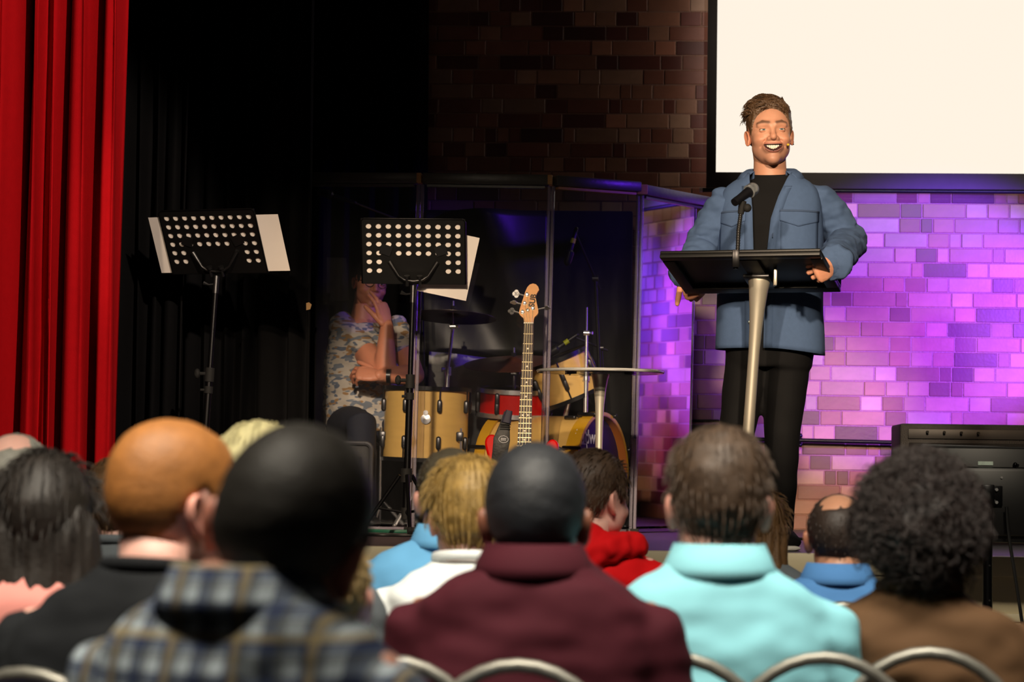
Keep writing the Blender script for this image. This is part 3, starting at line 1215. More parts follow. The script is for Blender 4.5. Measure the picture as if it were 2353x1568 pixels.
# ------------------------------------------------------------------ equipment case beside the drummer
mat('case_black', '#121214', 0.6, var=0.2)
mat('case_edge', '#4c4c50', 0.4, 0.3)
cb = W(775, 1195, 11.6)
t = thing('equipment_case', 'black equipment case with grey rounded edging beside the floor tom', 'case', (cb.x, 11.6, STAGE))
b = MB()
b.box((.36, .34, .40), (0, 0, .205), ch=.03)
b.build('body', 'case_black', t)
for yo in (-.171, .171):
    b = MB()
    pts = []
    for (cx, cz, a0) in ((.15, .375, 90), (.15, .035, 0), (-.15, .035, -90), (-.15, .375, -180)):
        for k in range(5):
            a = R(a0 - 22.5 * k)
            pts.append(Vector((cx + .03 * math.cos(a), yo, cz + .03 * math.sin(a))))
    pts.append(pts[0])
    b.tube(pts, .011, 8)
    b.build('edging', 'case_edge', t)
b = MB()
b.box((.27, .01, .30), (0, -.172, .19), ch=.004)
b.build('grille', 'rubber', t)

# easel-like folded frame and low case seen behind the clear screen
t = thing('folding_stool', 'small dark folding stool standing behind the end panel of the drum screen', 'stool', (W(1468, 1210, 12.3).x, 12.3, STAGE))
for sg in (-1, 1):
    b = MB()
    b.tube([(-.06 * sg, -.05, .22), (.07 * sg, -.05, .0)], [(.012, .009)] * 2, 8)
    b.tube([(-.06 * sg, .12, .22), (.07 * sg, .12, .0)], [(.012, .009)] * 2, 8)
    b.build('leg_frame', 'matte_black', t)
b = MB()
b.box((.17, .22, .05), (0, .035, .235), ch=.012)
b.build('seat', 'black_felt', t)
p = W(1618, 1180, 12.35)
t = thing('amplifier', 'low dark grey amplifier against the brick wall behind the lectern', 'amplifier', (p.x, 12.38, STAGE))
b = MB()
b.box((.34, .28, .52), (0, 0, .27), ch=.015)
b.build('cabinet', mat('amp_grey', '#3b3735', 0.7, var=0.15), t)
b = MB()
b.box((.30, .012, .30), (0, -.142, .2), ch=.004)
b.build('grille', 'black_felt', t)
b = MB()
b.box((.32, .02, .05), (0, -.14, .46), ch=.005)
b.build('control_strip', 'matte_black', t)
b = MB()
b.tube([(-.08, 0, .53), (-.07, 0, .55), (.07, 0, .55), (.08, 0, .53)], .008, 8)
b.build('carry_handle', 'rubber', t)
for sx in (-.14, .14):
    b = MB()
    b.cyl((sx, -.1, 0), (sx, -.1, .012), .015, 10)
    b.cyl((sx, .1, 0), (sx, .1, .012), .015, 10)
    b.build('rubber_feet', 'rubber', t)

# cables on the stage floor
mat('cable', '#0a0a0a', 0.5)
mat('cable_green', '#1d5a47', 0.5)


def floor_cable(label, pts, m, r=.006):
    b = MB()
    pp = [Vector(p) for p in pts]
    base = pp[0]
    out = []
    n = len(pp)
    for i in range(n - 1):
        p0, p1, p2, p3 = pp[max(0, i - 1)], pp[i], pp[i + 1], pp[min(n - 1, i + 2)]
        for k in range(6):
            f = k / 6
            out.append(0.5 * (2 * p1 + (p2 - p0) * f + (2 * p0 - 5 * p1 + 4 * p2 - p3) * f * f + (3 * p1 - p0 - 3 * p2 + p3) * f ** 3) - base)
    out.append(pp[-1] - base)
    b.tube(out, r, 8)
    o = b.build('cable', m)
    o.location = base
    return tag(o, label, 'cable')


def fl(px, Y, r=.006):
    p = W(px, 1225, Y)
    return (p.x, Y, STAGE + r)


floor_cable('black cable curving over the stage floor by the presenter', [fl(1690, 11.2), fl(1760, 11.0), fl(1815, 10.9), fl(1850, 10.75), fl(1950, 10.8), fl(2070, 11.0)], 'cable')
floor_cable('green cable lying across the stage at the foot of the middle music stand', [fl(840, 10.95), fl(900, 10.9), fl(960, 10.92), fl(1040, 10.95), fl(1150, 11.0)], 'cable_green', .009)
floor_cable('black cable lying near the stage edge before the floor tom', [fl(820, 10.4), fl(870, 10.3), fl(930, 10.33), fl(1010, 10.3), fl(1110, 10.34)], 'cable')

# ------------------------------------------------------------------ bass guitar on its stand
mat('fretboard', '#2a1710', 0.5, var=0.2, vscale=30)
mat('neck_wood', '#d59a5e', 0.35, var=0.1, vscale=12, stretch=(1, 1, 6), coat=0.2)
mat('fret_wire', '#d9c9a0', 0.25, 0.9)
mat('gloss_red', '#c8120e', 0.15, var=0.04, coat=0.6)
mat('strap_black', '#141416', 0.55, var=0.2, bump=0.2, bscale=60)
mat('strap_navy', '#16122e', 0.6)
mat('ink', '#1a120c', 0.6)
mat('pearl', '#e8e4da', 0.3)
nut = W(1215, 745, 10.85)
f12 = W(1207, 962, 10.72)
ax = (nut - f12).normalized()                  # along the neck, upwards
front = Vector((0, -1, 0))
front = (front - ax * front.dot(ax)).normalized()
side = ax.cross(front)                          # local x; flip so that +x is image right
if side.x < 0:
    side = -side
base = Vector((f12.x - .02, 10.78, STAGE))
t = thing('bass_guitar', 'red electric bass guitar with four strings leaning on its stand before the drums', 'bass guitar', base)
SCL = (nut - f12).length / .5                   # scale length
G = Matrix(((side.x, ax.x, front.x), (side.y, ax.y, front.y), (side.z, ax.z, front.z))).to_4x4()
G = Matrix.Translation(nut - base) @ G           # local x across, y up the neck from the nut, z out of the fretboard
b = MB()
NL = SCL * .70
# neck (wood) and fretboard
b.prism([(-.0205, .012), (.0205, .012), (.031, -NL), (-.031, -NL)], -.021, .0, G)
b.build('neck', 'neck_wood', t)
b = MB()
b.prism([(-.0205, 0), (.0205, 0), (.031, -NL), (-.031, -NL)], .0, .006, G)
fb = b.build('fretboard', 'fretboard', t)
for k in range(1, 20):
    y = -SCL * (1 - 2 ** (-k / 12))
    hw = .0205 + (.031 - .0205) * (-y / NL)
    b = MB()
    b.box((2 * hw, .0030, .003), (0, y, .0068), G)
    b.build('fret', 'fret_wire', fb)
for k in (3, 5, 7, 9, 12, 15, 17):
    y = -SCL * (1 - (2 ** (-k / 12) + 2 ** (-(k - 1) / 12)) / 2)
    for x in ((-.011, .011) if k == 12 else (0,)):
        b = MB()
        b.cyl(G @ Vector((x, y, .006)), G @ Vector((x, y, .0068)), .0042, 12)
        b.build('inlay', 'pearl', fb)
b = MB()
b.box((.043, .005, .012), (0, .002, .004), G)
b.build('nut', 'pearl', t)
# headstock: teardrop outline with the hooked top of the original
hs = [(-.021, .010), (-.024, .028), (-.038, .040), (-.045, .050), (-.0455, .060), (-.040, .085), (-.031, .120), (-.022, .155), (-.013, .180),
      (-.002, .194), (.012, .199), (.026, .195), (.036, .184), (.041, .168), (.036, .160), (.029, .146), (.0275, .130), (.030, .112), (.035, .092), (.040, .072), (.0405, .056),
      (.036, .046), (.026, .036), (.0215, .024), (.021, .010)]
hs = [(x * 1.0, y * .98) for x, y in hs]
b = MB()
b.prism(hs, -.014, .0, G)
hd = b.build('headstock', 'neck_wood', t)
posts = [(-.012, .140, -1), (-.021, .098, -1), (-.029, .056, -1), (.016, .074, 1)]
for i, (x, y, s) in enumerate(posts):
    b = MB()
    b.lathe([(.009, 0), (.009, .003), (.0055, .004), (.005, .014), (.0065, .016), (.0, .017)], 14, G @ Matrix.Translation((x, y, 0)))
    b.build('string_post', 'chrome', t)
    e = -.052 + (i * -.006 if s < 0 else 0)
    yk = y + .012
    ex = (x - .042) if s < 0 else (x + .052)
    b = MB()
    b.cyl(G @ Vector((x, y, -.020)), G @ Vector((ex, yk, -.020)), .0035, 8)
    rot = Matrix.Rotation(R((20, 85, -15, 80)[i]), 4, 'X')
    Mk = G @ Matrix.Translation((ex, yk, -.020)) @ rot
    for (cx, cy) in ((0, .009), (0, -.009), (-.009 * (1 if s < 0 else -1), 0), (.005, 0)):
        b.lathe([(0, -.0022), (.0095, -.0022), (.0095, .0022), (0, .0022)], 14, Mk @ Matrix.Translation((cx - (.008 if s < 0 else -.008), cy, 0)))
    b.build('tuner_key', 'chrome', t)
b = MB()
b.lathe([(.008, 0), (.008, .005), (.004, .007), (0, .007)], 14, G @ Matrix.Translation((-.006, .066, 0)))
b.build('string_tree', 'chrome', t)
text_obj('SUB', .036, .0004, 'headstock_lettering', 'ink', t, G @ Matrix.Translation((.0145, .112, .0008)) @ Matrix.Rotation(R(82), 4, 'Z'), .0010)
for i, x in enumerate((-.0145, -.005, .005, .0145)):
    b = MB()
    p0 = (posts[(2, 1, 0, 3)[i]][0], posts[(2, 1, 0, 3)[i]][1], .010)
    b.tube([G @ Vector(p0), G @ Vector((x, .002, .011)), G @ Vector((x * 1.5, -NL - .16, .014))], .0011 + .0002 * (3 - i), 5)
    b.build('string', 'fret_wire', t)
# body: offset double-cutaway
by = -NL
out = [(-.16, .10), (-.175, .07), (-.165, .02), (-.145, -.05), (-.165, -.13), (-.175, -.20), (-.14, -.27), (-.05, -.30), (.06, -.30), (.14, -.26), (.17, -.19), (.155, -.10),
       (.135, -.02), (.15, .03), (.145, .075), (.115, .085), (.085, .05), (.06, -.01), (.032, -.02), (-.032, -.02), (-.065, .0), (-.10, .06), (-.13, .10)]
sm = []
nO = len(out)
for i in range(nO):
    p0, p1, p2, p3 = out[i - 1], out[i], out[(i + 1) % nO], out[(i + 2) % nO]
    for k in range(4):
        f = k / 4
        sm.append(tuple(0.5 * (2 * p1[j] + (p2[j] - p0[j]) * f + (2 * p0[j] - 5 * p1[j] + 4 * p2[j] - p3[j]) * f * f + (3 * p1[j] - p0[j] - 3 * p2[j] + p3[j]) * f ** 3) for j in (0, 1)))
b = MB()
b.prism([(x, y + by) for x, y in sm], -.042, -.002, G)
body = b.build('body', 'gloss_red', t)
bv = body.modifiers.new('b', 'BEVEL')
bv.width = .010
bv.segments = 3
b = MB()
b.box((.09, .03, .012), (0, by - .10, .002), G, ch=.003)
b.build('pickup', 'matte_black', body)
b = MB()
b.box((.07, .05, .014), (0, by - .22, .003), G, ch=.003)
b.build('bridge', 'chrome', body)
# strap hanging from the upper horn
cH = W(1160, 1000, 10.66) - base
b = MB()
pz = [W(1168, 948, 10.70) - base, W(1160, 975, 10.68) - base, W(1153, 1010, 10.66) - base, W(1149, 1040, 10.66) - base, W(1140, 1100, 10.67) - base, W(1135, 1190, 10.70) - base]
b.tube(pz, [(.0022, .019), (.0022, .022), (.003, .037), (.003, .034), (.0022, .033), (.0022, .033)], 12, up=(0, -1, 0))
st = b.build('strap', 'strap_black', t, label='black leather strap with white oval mark')
b = MB()
b.tube([W(1170, 944, 10.69) - base, W(1163, 972, 10.672) - base], [(.0035, .015), (.0035, .021)], 12, up=(0, -1, 0))
b.build('strap_webbing', 'strap_navy', st)
for k in range(3):
    b = MB()
    q = W(1162 - k * .8, 976 + k * 5.5, 10.672) - base
    b.box((.046, .009, .006), q, ch=.002)
    b.build('strap_ridge', 'rubber', st)
Ms = axis_m(W(1157, 1010, 10.655) - base, (0, -1, .08), (1, 0, -.1))
b = MB()
oct_o = [(.021 * math.cos(R(a)), .0155 * math.sin(R(a))) for a in (15, 50, 90, 130, 165, 195, 230, 270, 310, 345)]
b.tube([Ms @ Vector((x, y, 0)) for x, y in oct_o + oct_o[:1]], .0011, 6)
for dy in (-.004, .0025):
    b.tube([Ms @ Vector((-.012, dy, 0)), Ms @ Vector((.012, dy + .002, 0))], .0015, 6)
b.build('strap_mark', 'white_print', st)
# guitar stand
gs = thing('guitar_stand', 'chrome and black guitar stand holding the red bass', 'stand', (base.x, 10.92, STAGE))
L = Vector(gs.location)
b = MB()
b.cyl((0, 0, .05), G @ Vector((0, -NL * .9, -.06)) + base - L, .010, 10)
b.build('post', 'chrome', gs)
for a in (-150, -30, 90):
    d = Vector((math.cos(R(a)), math.sin(R(a)), 0))
    b = MB()
    b.cyl((0, 0, .22), d * .24 + Vector((0, 0, .01)), .008, 8)
    b.build('leg', 'dark_tube', gs)
for s in (-1, 1):
    b = MB()
    q = G @ Vector((s * .08, by - .30, -.06)) + base - L
    b.tube([Vector((0, 0, .24)), q, q + Vector((0, -.07, 0)), q + Vector((0, -.075, .03))], .008, 8)
    b.build('cradle_arm', 'rubber', gs)

# ------------------------------------------------------------------ clear round table
tb = W(1372, 1236, 10.55)
tp = W(1380, 856, 10.55)
t = thing('round_table', 'small round clear-topped table on a chrome trumpet leg', 'table', (tb.x, 10.55, STAGE))
h = tp.z - STAGE
lx = tp.x - tb.x
sh = Matrix.Identity(4)
sh[0][2] = lx / h * .6
b = MB()
b.lathe([(0, h - .004), (.272, h - .004), (.275, h), (.275, h + .006), (.272, h + .010), (0, h + .010)], 72, Matrix.Translation((lx * .4, 0, 0)) @ sh)
b.build('table_top', 'table_acrylic', t, 30)
b = MB()
b.lathe([(0, h - .012), (.155, h - .012), (.155, h - .005), (0, h - .005)], 48, Matrix.Translation((lx * .4, 0, 0)) @ sh)
b.build('under_disc', 'table_acrylic', t, 30)
b = MB()
b.lathe([(.2745, h - .003), (.2775, h), (.2775, h + .006), (.2745, h + .009)], 72, Matrix.Translation((lx * .4, 0, 0)) @ sh, closed=True)
b.build('rim', 'rim_highlight', t, 60)
b = MB()
prof = [(.0, .0), (.155, .0), (.155, .006), (.06, .016), (.030, .05), (.021, .12), (.0165, .25), (.0155, .38), (.0165, .50), (.020, .58), (.026, .64), (.034, h - .03), (.040, h - .012)]
b.lathe(prof, 40, Matrix.Translation((lx * .2, 0, 0)) @ sh)
b.build('leg', 'brushed', t, 60)

# ------------------------------------------------------------------ lectern with microphone
LT = Vector((W(1738, 640, 9.1).x, 9.12, STAGE))
bc = W(1726, 620, 9.12)
t = thing('lectern', 'slim lectern with tilted black board on a chrome trumpet pole', 'lectern', (W(1700, 1250, 9.2).x, 9.2, STAGE))
L = Vector(t.location)
BW, BD = .605, .375
MBD = Matrix.Translation(bc - L) @ Matrix.Rotation(R(-16), 4, 'Z') @ Matrix.Rotation(R(-17), 4, 'X')
b = MB()
b.box((BW, BD, .012), (0, 0, 0), MBD, ch=.004)
board = b.build('board', 'matte_black', t)
for (sx, sy, cx, cy) in ((BW, .05, 0, BD / 2 - .025), (BW, .035, 0, -BD / 2 + .0175), (.045, BD - .085, -BW / 2 + .0225, .0), (.045, BD - .085, BW / 2 - .0225, .0), (.07, BD - .085, .025, 0)):
    b = MB()
    b.box((sx, sy, .016), (cx, cy - .0 if sx < .1 else cy, -.014), MBD, ch=.003)
    b.build('underside_batten', 'matte_black', board)
b = MB()
b.box((BW, .012, .03), (0, BD / 2 - .006, .015), MBD, ch=.003)
b.build('book_ledge', 'matte_black', board)
b = MB()
top = MBD @ Vector((.022, .045, -.012))
b.box((.10, .11, .012), (.022, .045, -.026), MBD, ch=.003)
b.build('mounting_plate', 'gun_metal', board)
foot = Vector((0, 0, 0))
dr = (top - foot)
ln = dr.length
b = MB()
prof = [(0, 0), (.20, 0), (.20, .008), (.09, .018), (.045, .04), (.030, .09), (.0245, .18), (.0225, .32), (.021, .55), (.021, ln - .28), (.024, ln - .20), (.029, ln - .12), (.036, ln - .05), (.042, ln - .015), (.042, ln - .008), (.030, ln - .006)]
b.lathe(prof, 48, axis_m((0, 0, 0), dr))
b.build('pole', 'brushed', t, 60)
b = MB()
b.box((.012, .055, .06), tuple(MBD @ Vector((.10, -.02, -.042))), ch=.003)
b.build('side_bracket', 'brushed', board)

mt = thing('microphone', 'black gooseneck microphone with silver ball head clamped to the lectern board', 'microphone', MBD @ Vector((0, 0, 0)) + L)
L2 = Vector(mt.location)
b = MB()
q = W(1691, 588, 8.955) - L2
b.box((.026, .008, .062), q + Vector((0, -.008, -.012)), ch=.002)
b.box((.026, .05, .008), q + Vector((0, .017, .018)), ch=.002)
b.tube([q + Vector((0, .012, -.048)), q + Vector((0, .012, -.02))], [.010, .010], 10)
b.build('clamp', 'dark_tube', mt)
b = MB()
g0, g1, g2 = W(1695, 578, 8.96) - L2, W(1697, 530, 8.96) - L2, W(1702, 492, 8.96) - L2
b.tube([g0, g1, g2], .0072, 12)
b.build('gooseneck', 'matte_black', mt)
for k in range(16):
    b = MB()
    a = g0.lerp(g1, k / 8) if k < 8 else g1.lerp(g2, (k - 8) / 8)
    b.tube([a, a + (g2 - g0).normalized() * .0035], .0085, 10)
    b.build('gooseneck_ring', 'rubber', mt)
b = MB()
b.tube([g2, W(1705, 475, 8.96) - L2, W(1708, 462, 8.955) - L2], [.011, .014, .012], 12)
b.ball(W(1717, 478, 8.95) - L2, (.016, .014, .016), 10, 8)
b.build('mic_clip', 'rubber', mt)
h0, h1 = W(1688, 465, 8.93) - L2, W(1726, 437, 8.99) - L2
d = (h1 - h0).normalized()
b = MB()
b.tube([h0, h0 + d * .01, h0 + d * .05, h1 - d * .012], [.0125, .0145, .0165, .019], 18, rnd=False)
b.tube([h0 - d * .002, h0 + d * .018], [.0152, .0158], 18)
b.build('body', 'mic_dark', mt)
b = MB()
b.tube([h1 - d * .012, h1 - d * .006], [.0255, .0255], 20)
b.ball(h1 + d * .008, .0245, 20, 14)
b.build('grille', mat('mic_mesh', '#8f9498', 0.35, 0.9, var=0.3, vscale=400, bump=0.6, bscale=900), mt)

# ------------------------------------------------------------------ stage loudspeaker and screen on a pole
sp = thing('loudspeaker', 'large black loudspeaker cabinet on the stage behind the screen on a pole', 'loudspeaker', (W(2240, 1248, 10.9).x, 10.95, STAGE))
x0, x1 = W(2067, 1100, 10.9).x - sp.location.x, W(2420, 1100, 10.9).x - sp.location.x
b = MB()
b.box((x1 - x0, .45, .515), ((x0 + x1) / 2, 0.17, .262), ch=.012)
b.build('cabinet', mat('cab_black', '#161517', 0.6, var=0.2, bump=0.3, bscale=200), sp)
b = MB()
b.box((x1 - x0 - .08, .012, .40), ((x0 + x1) / 2, -.058, .235), ch=.004)
b.build('grille', mat('grille_mesh', '#101012', 0.6, var=0.4, vscale=300, bump=0.5, bscale=500), sp)
b = MB()
b.box((x1 - x0 - .07, .012, .045), ((x0 + x1) / 2 - .0, -.059, .475), ch=.004)
st = b.build('top_strip', mat('strip_grey', '#2c2b2c', 0.5), sp)
for k in range(4):
    b = MB()
    p = W(2131 + 39 * k, 993 + k * 1.0, 10.87) - sp.location
    b.cyl(p + Vector((0, .01, 0)), p + Vector((0, -.012, 0)), .006, 10)
    b.build('screw', 'rubber', st)

tvY = 8.55
p0, p1 = W(2106, 1023, tvY), W(2430, 1250, tvY)
tv = thing('monitor_screen', 'flat black screen seen from behind on a pole in front of the stage', 'screen', (W(2269, 1300, tvY).x, tvY, 0))
L = Vector(tv.location)
cx, cz = (p0.x + p1.x) / 2 - L.x, (p0.z + p1.z) / 2
b = MB()
b.box((p1.x - p0.x, .03, p0.z - p1.z), (cx, .06, cz), Matrix.Rotation(R(.9), 4, 'Y') @ Matrix.Identity(4), ch=.006)
pan = b.build('panel', 'black_plastic', tv)
b = MB()
b.box((p1.x - p0.x - .01, .004, .006), (cx, .043, p0.z - .004))
b.build('top_edge', 'gun_metal', pan, 0)
b = MB()
q = W(2290, 1150, tvY) - L
b.box((.40, .035, .24), (q.x, .035, q.z - .005), ch=.015)
b.build('rear_housing', 'black_plastic', pan)
b = MB()
q = W(2268, 1065, tvY) - L
b.box((.052, .003, .013), (q.x, .0425, q.z))
b.build('sticker', mat('sticker', '#cfe3d6', 0.6, var=0.25, vscale=60), pan, 0, 'small pale green label')
b = MB()
arc = []
for k in range(13):
    a = R(200 + 140 * k / 12)
    arc.append(Vector((q.x + .02 + .10 * math.cos(a), .038, q.z + .02 + .065 * math.sin(a))))
b.tube(arc, .003, 6)
for px in (2206, 2336):
    s = W(px, 1068, tvY) - L
    b.ball((s.x, .035, s.z), .008, 10, 6)
b.build('cable_channel', 'dark_tube', pan)
q = W(2269, 1140, tvY) - L
b = MB()
b.box((.042, .03, .078), (q.x, -.012, q.z), ch=.003)
b.box((.105, .012, .07), (q.x, .01, q.z), ch=.003)
brk = b.build('wall_mount', 'dark_tube', tv)
for (dx, dz) in ((-.031, .022), (.031, .022), (-.031, -.022), (.031, -.022)):
    b = MB()
    b.cyl((q.x + dx, .004, q.z + dz), (q.x + dx, -.008, q.z + dz), .0055, 8)
    b.build('bolt', 'chrome', brk)
for px in (2238, 2303):
    s = W(px, 1098, tvY) - L
    b = MB()
    b.cyl((s.x, .03, s.z), (s.x, .012, s.z), .004, 8)
    b.build('bolt', 'chrome', pan)
b = MB()
b.cyl((q.x, 0, q.z - .02), (q.x + .004, 0, .03), .0175, 16)
pole = b.build('pole', 'dark_tube', tv)
for zz in (.13, .24, .36):
    b = MB()
    b.cyl((q.x + .006, -.016, q.z - zz), (q.x + .006, -.019, q.z - zz), .0035, 8)
    b.build('pin_hole', 'rubber', pole)
b = MB()
b.lathe([(0, 0), (.28, 0), (.28, .01), (.06, .03), (0, .03)], 32, Matrix.Translation((q.x, 0, 0)))
b.build('base_plate', 'dark_tube', tv)
pts = [W(2313, 1165, tvY - .02), W(2318, 1230, tvY - .03), W(2332, 1320, tvY - .06), W(2347, 1420, tvY - .08), W(2362, 1540, tvY - .1)]
e = pts[-1].copy()
e.z = .01
floor_cable('black cable hanging down from the screen on the pole', pts + [e], 'cable', .006)

# ================================================================== people
attr_mat('skin', 0.48, 0.12, 0.05, 500, 0.06, 60, 'ATTR', 0.45)


def smin(a, b, k):
    h = np.clip(.5 + .5 * (b - a) / k, 0, 1)
    return b * (1 - h) + a * h - k * h * (1 - h)


def ell(p, c, r):
    q = (p - np.array(c)) / np.array(r)
    k0 = np.linalg.norm(q, axis=1)
    k1 = np.linalg.norm(q / np.array(r), axis=1)
    return k0 * (k0 - 1) / np.maximum(k1, 1e-9)


def cap_(p, a, b, ra, rb):
    a, b = np.array(a), np.array(b)
    t = np.clip(((p - a) @ (b - a)) / ((b - a) @ (b - a)), 0, 1)
    return np.linalg.norm(p - (a + t[:, None] * (b - a)), axis=1) - (ra + (rb - ra) * t)


def head_sdf(p, smile, hole_=True):
    """unit head, chin at z = 0, crown at z = .235, facing -y"""
    f = ell(p, (0, .014, .143), (.0765, .096, .092))
    f = smin(f, ell(p, (0, -.028, .115), (.066, .065, .095)), .02)
    f = smin(f, ell(p, (0, -.026, .066), (.0635, .061, .063)), .018)
    f = smin(f, ell(p, (0, -.068, .020), (.024, .023, .020)), .018)
    for s in (-1, 1):
        f = smin(f, ell(p, (s * .041, -.056, .088 if smile else .085), (.024, .027, .020)), .014)
        f = smin(f, ell(p, (s * .046, -.012, .060), (.016, .030, .022)), .016)
        f = smin(f, cap_(p, (s * .012, -.087, .142), (s * .045, -.074, .142), .009, .007), .012)
    f = smin(f, cap_(p, (0, -.086, .132), (0, -.104, .098), .0075, .010), .012)
    f = smin(f, ell(p, (0, -.107, .092), (.0115, .0125, .0105)), .007)
    for s in (-1, 1):
        f = smin(f, ell(p, (s * .0145, -.096, .089), (.0085, .011, .008)), .006)
        d = ell(p, (s * .032, -.102, .122), (.019, .0175, .0115))
        f = -smin(-f, d, .010)
    f = smin(f, ell(p, (0, -.083, .062), (.034, .016, .024)), .014)
    if smile and not hole_:
        return f
    if smile:
        x, y, z = p[:, 0], p[:, 1], p[:, 2]
        u = np.clip(np.abs(x) / .034, 0, 1)
        zc = .0575 + .0105 * u ** 2
        h = .0105 * np.maximum(1 - u ** 2, 0) ** .75
        hole = np.maximum(np.maximum(np.abs(z - zc) - h, y + .074), np.abs(x) - .034)
        f = np.maximum(f, -hole)
    else:
        f = smin(f, cap_(p, (-.018, -.089, .060), (.018, -.089, .060), .006, .006), .008)
    return f


HC = np.array((0, -.008, .108))
_hcache = {}


def head_grid(nlat, nphi, smile):
    key = (nlat, nphi, smile)
    if key in _hcache:
        return _hcache[key]
    lat = np.linspace(-math.pi / 2 + .02, math.pi / 2 - .02, nlat)
    t = np.linspace(0, 2 * math.pi, nphi, endpoint=False)
    ph = t - .62 * np.sin(t)                     # dense at the face (phi = 0 looks along -y)
    LA, PH = np.meshgrid(lat, ph, indexing='ij')
    D = np.stack([np.cos(LA) * np.sin(PH), -np.cos(LA) * np.cos(PH), np.sin(LA)], -1).reshape(-1, 3)
    r = np.full(len(D), .22)
    for _ in range(70):
        f = head_sdf(HC + D * r[:, None], smile)
        r = np.clip(r - f * .8, .01, .3)
    fs = []
    for i in range(nlat - 1):
        for k in range(nphi):
            k2 = (k + 1) % nphi
            fs.append((i * nphi + k, i * nphi + k2, (i + 1) * nphi + k2, (i + 1) * nphi + k))
    fs.append(tuple(range(nphi - 1, -1, -1)))
    fs.append(tuple((nlat - 1) * nphi + k for k in range(nphi)))
    _hcache[key] = (D, r, fs)
    return _hcache[key]


def gauss2(x, z, cx, cz, sx, sz):
    return np.exp(-((x - cx) / sx) ** 2 - ((z - cz) / sz) ** 2)


def seg_d(x, z, a, b):
    ax, az = a
    bx, bz = b
    t = np.clip(((x - ax) * (bx - ax) + (z - az) * (bz - az)) / ((bx - ax) ** 2 + (bz - az) ** 2), 0, 1)
    return np.hypot(x - ax - t * (bx - ax), z - az - t * (bz - az))


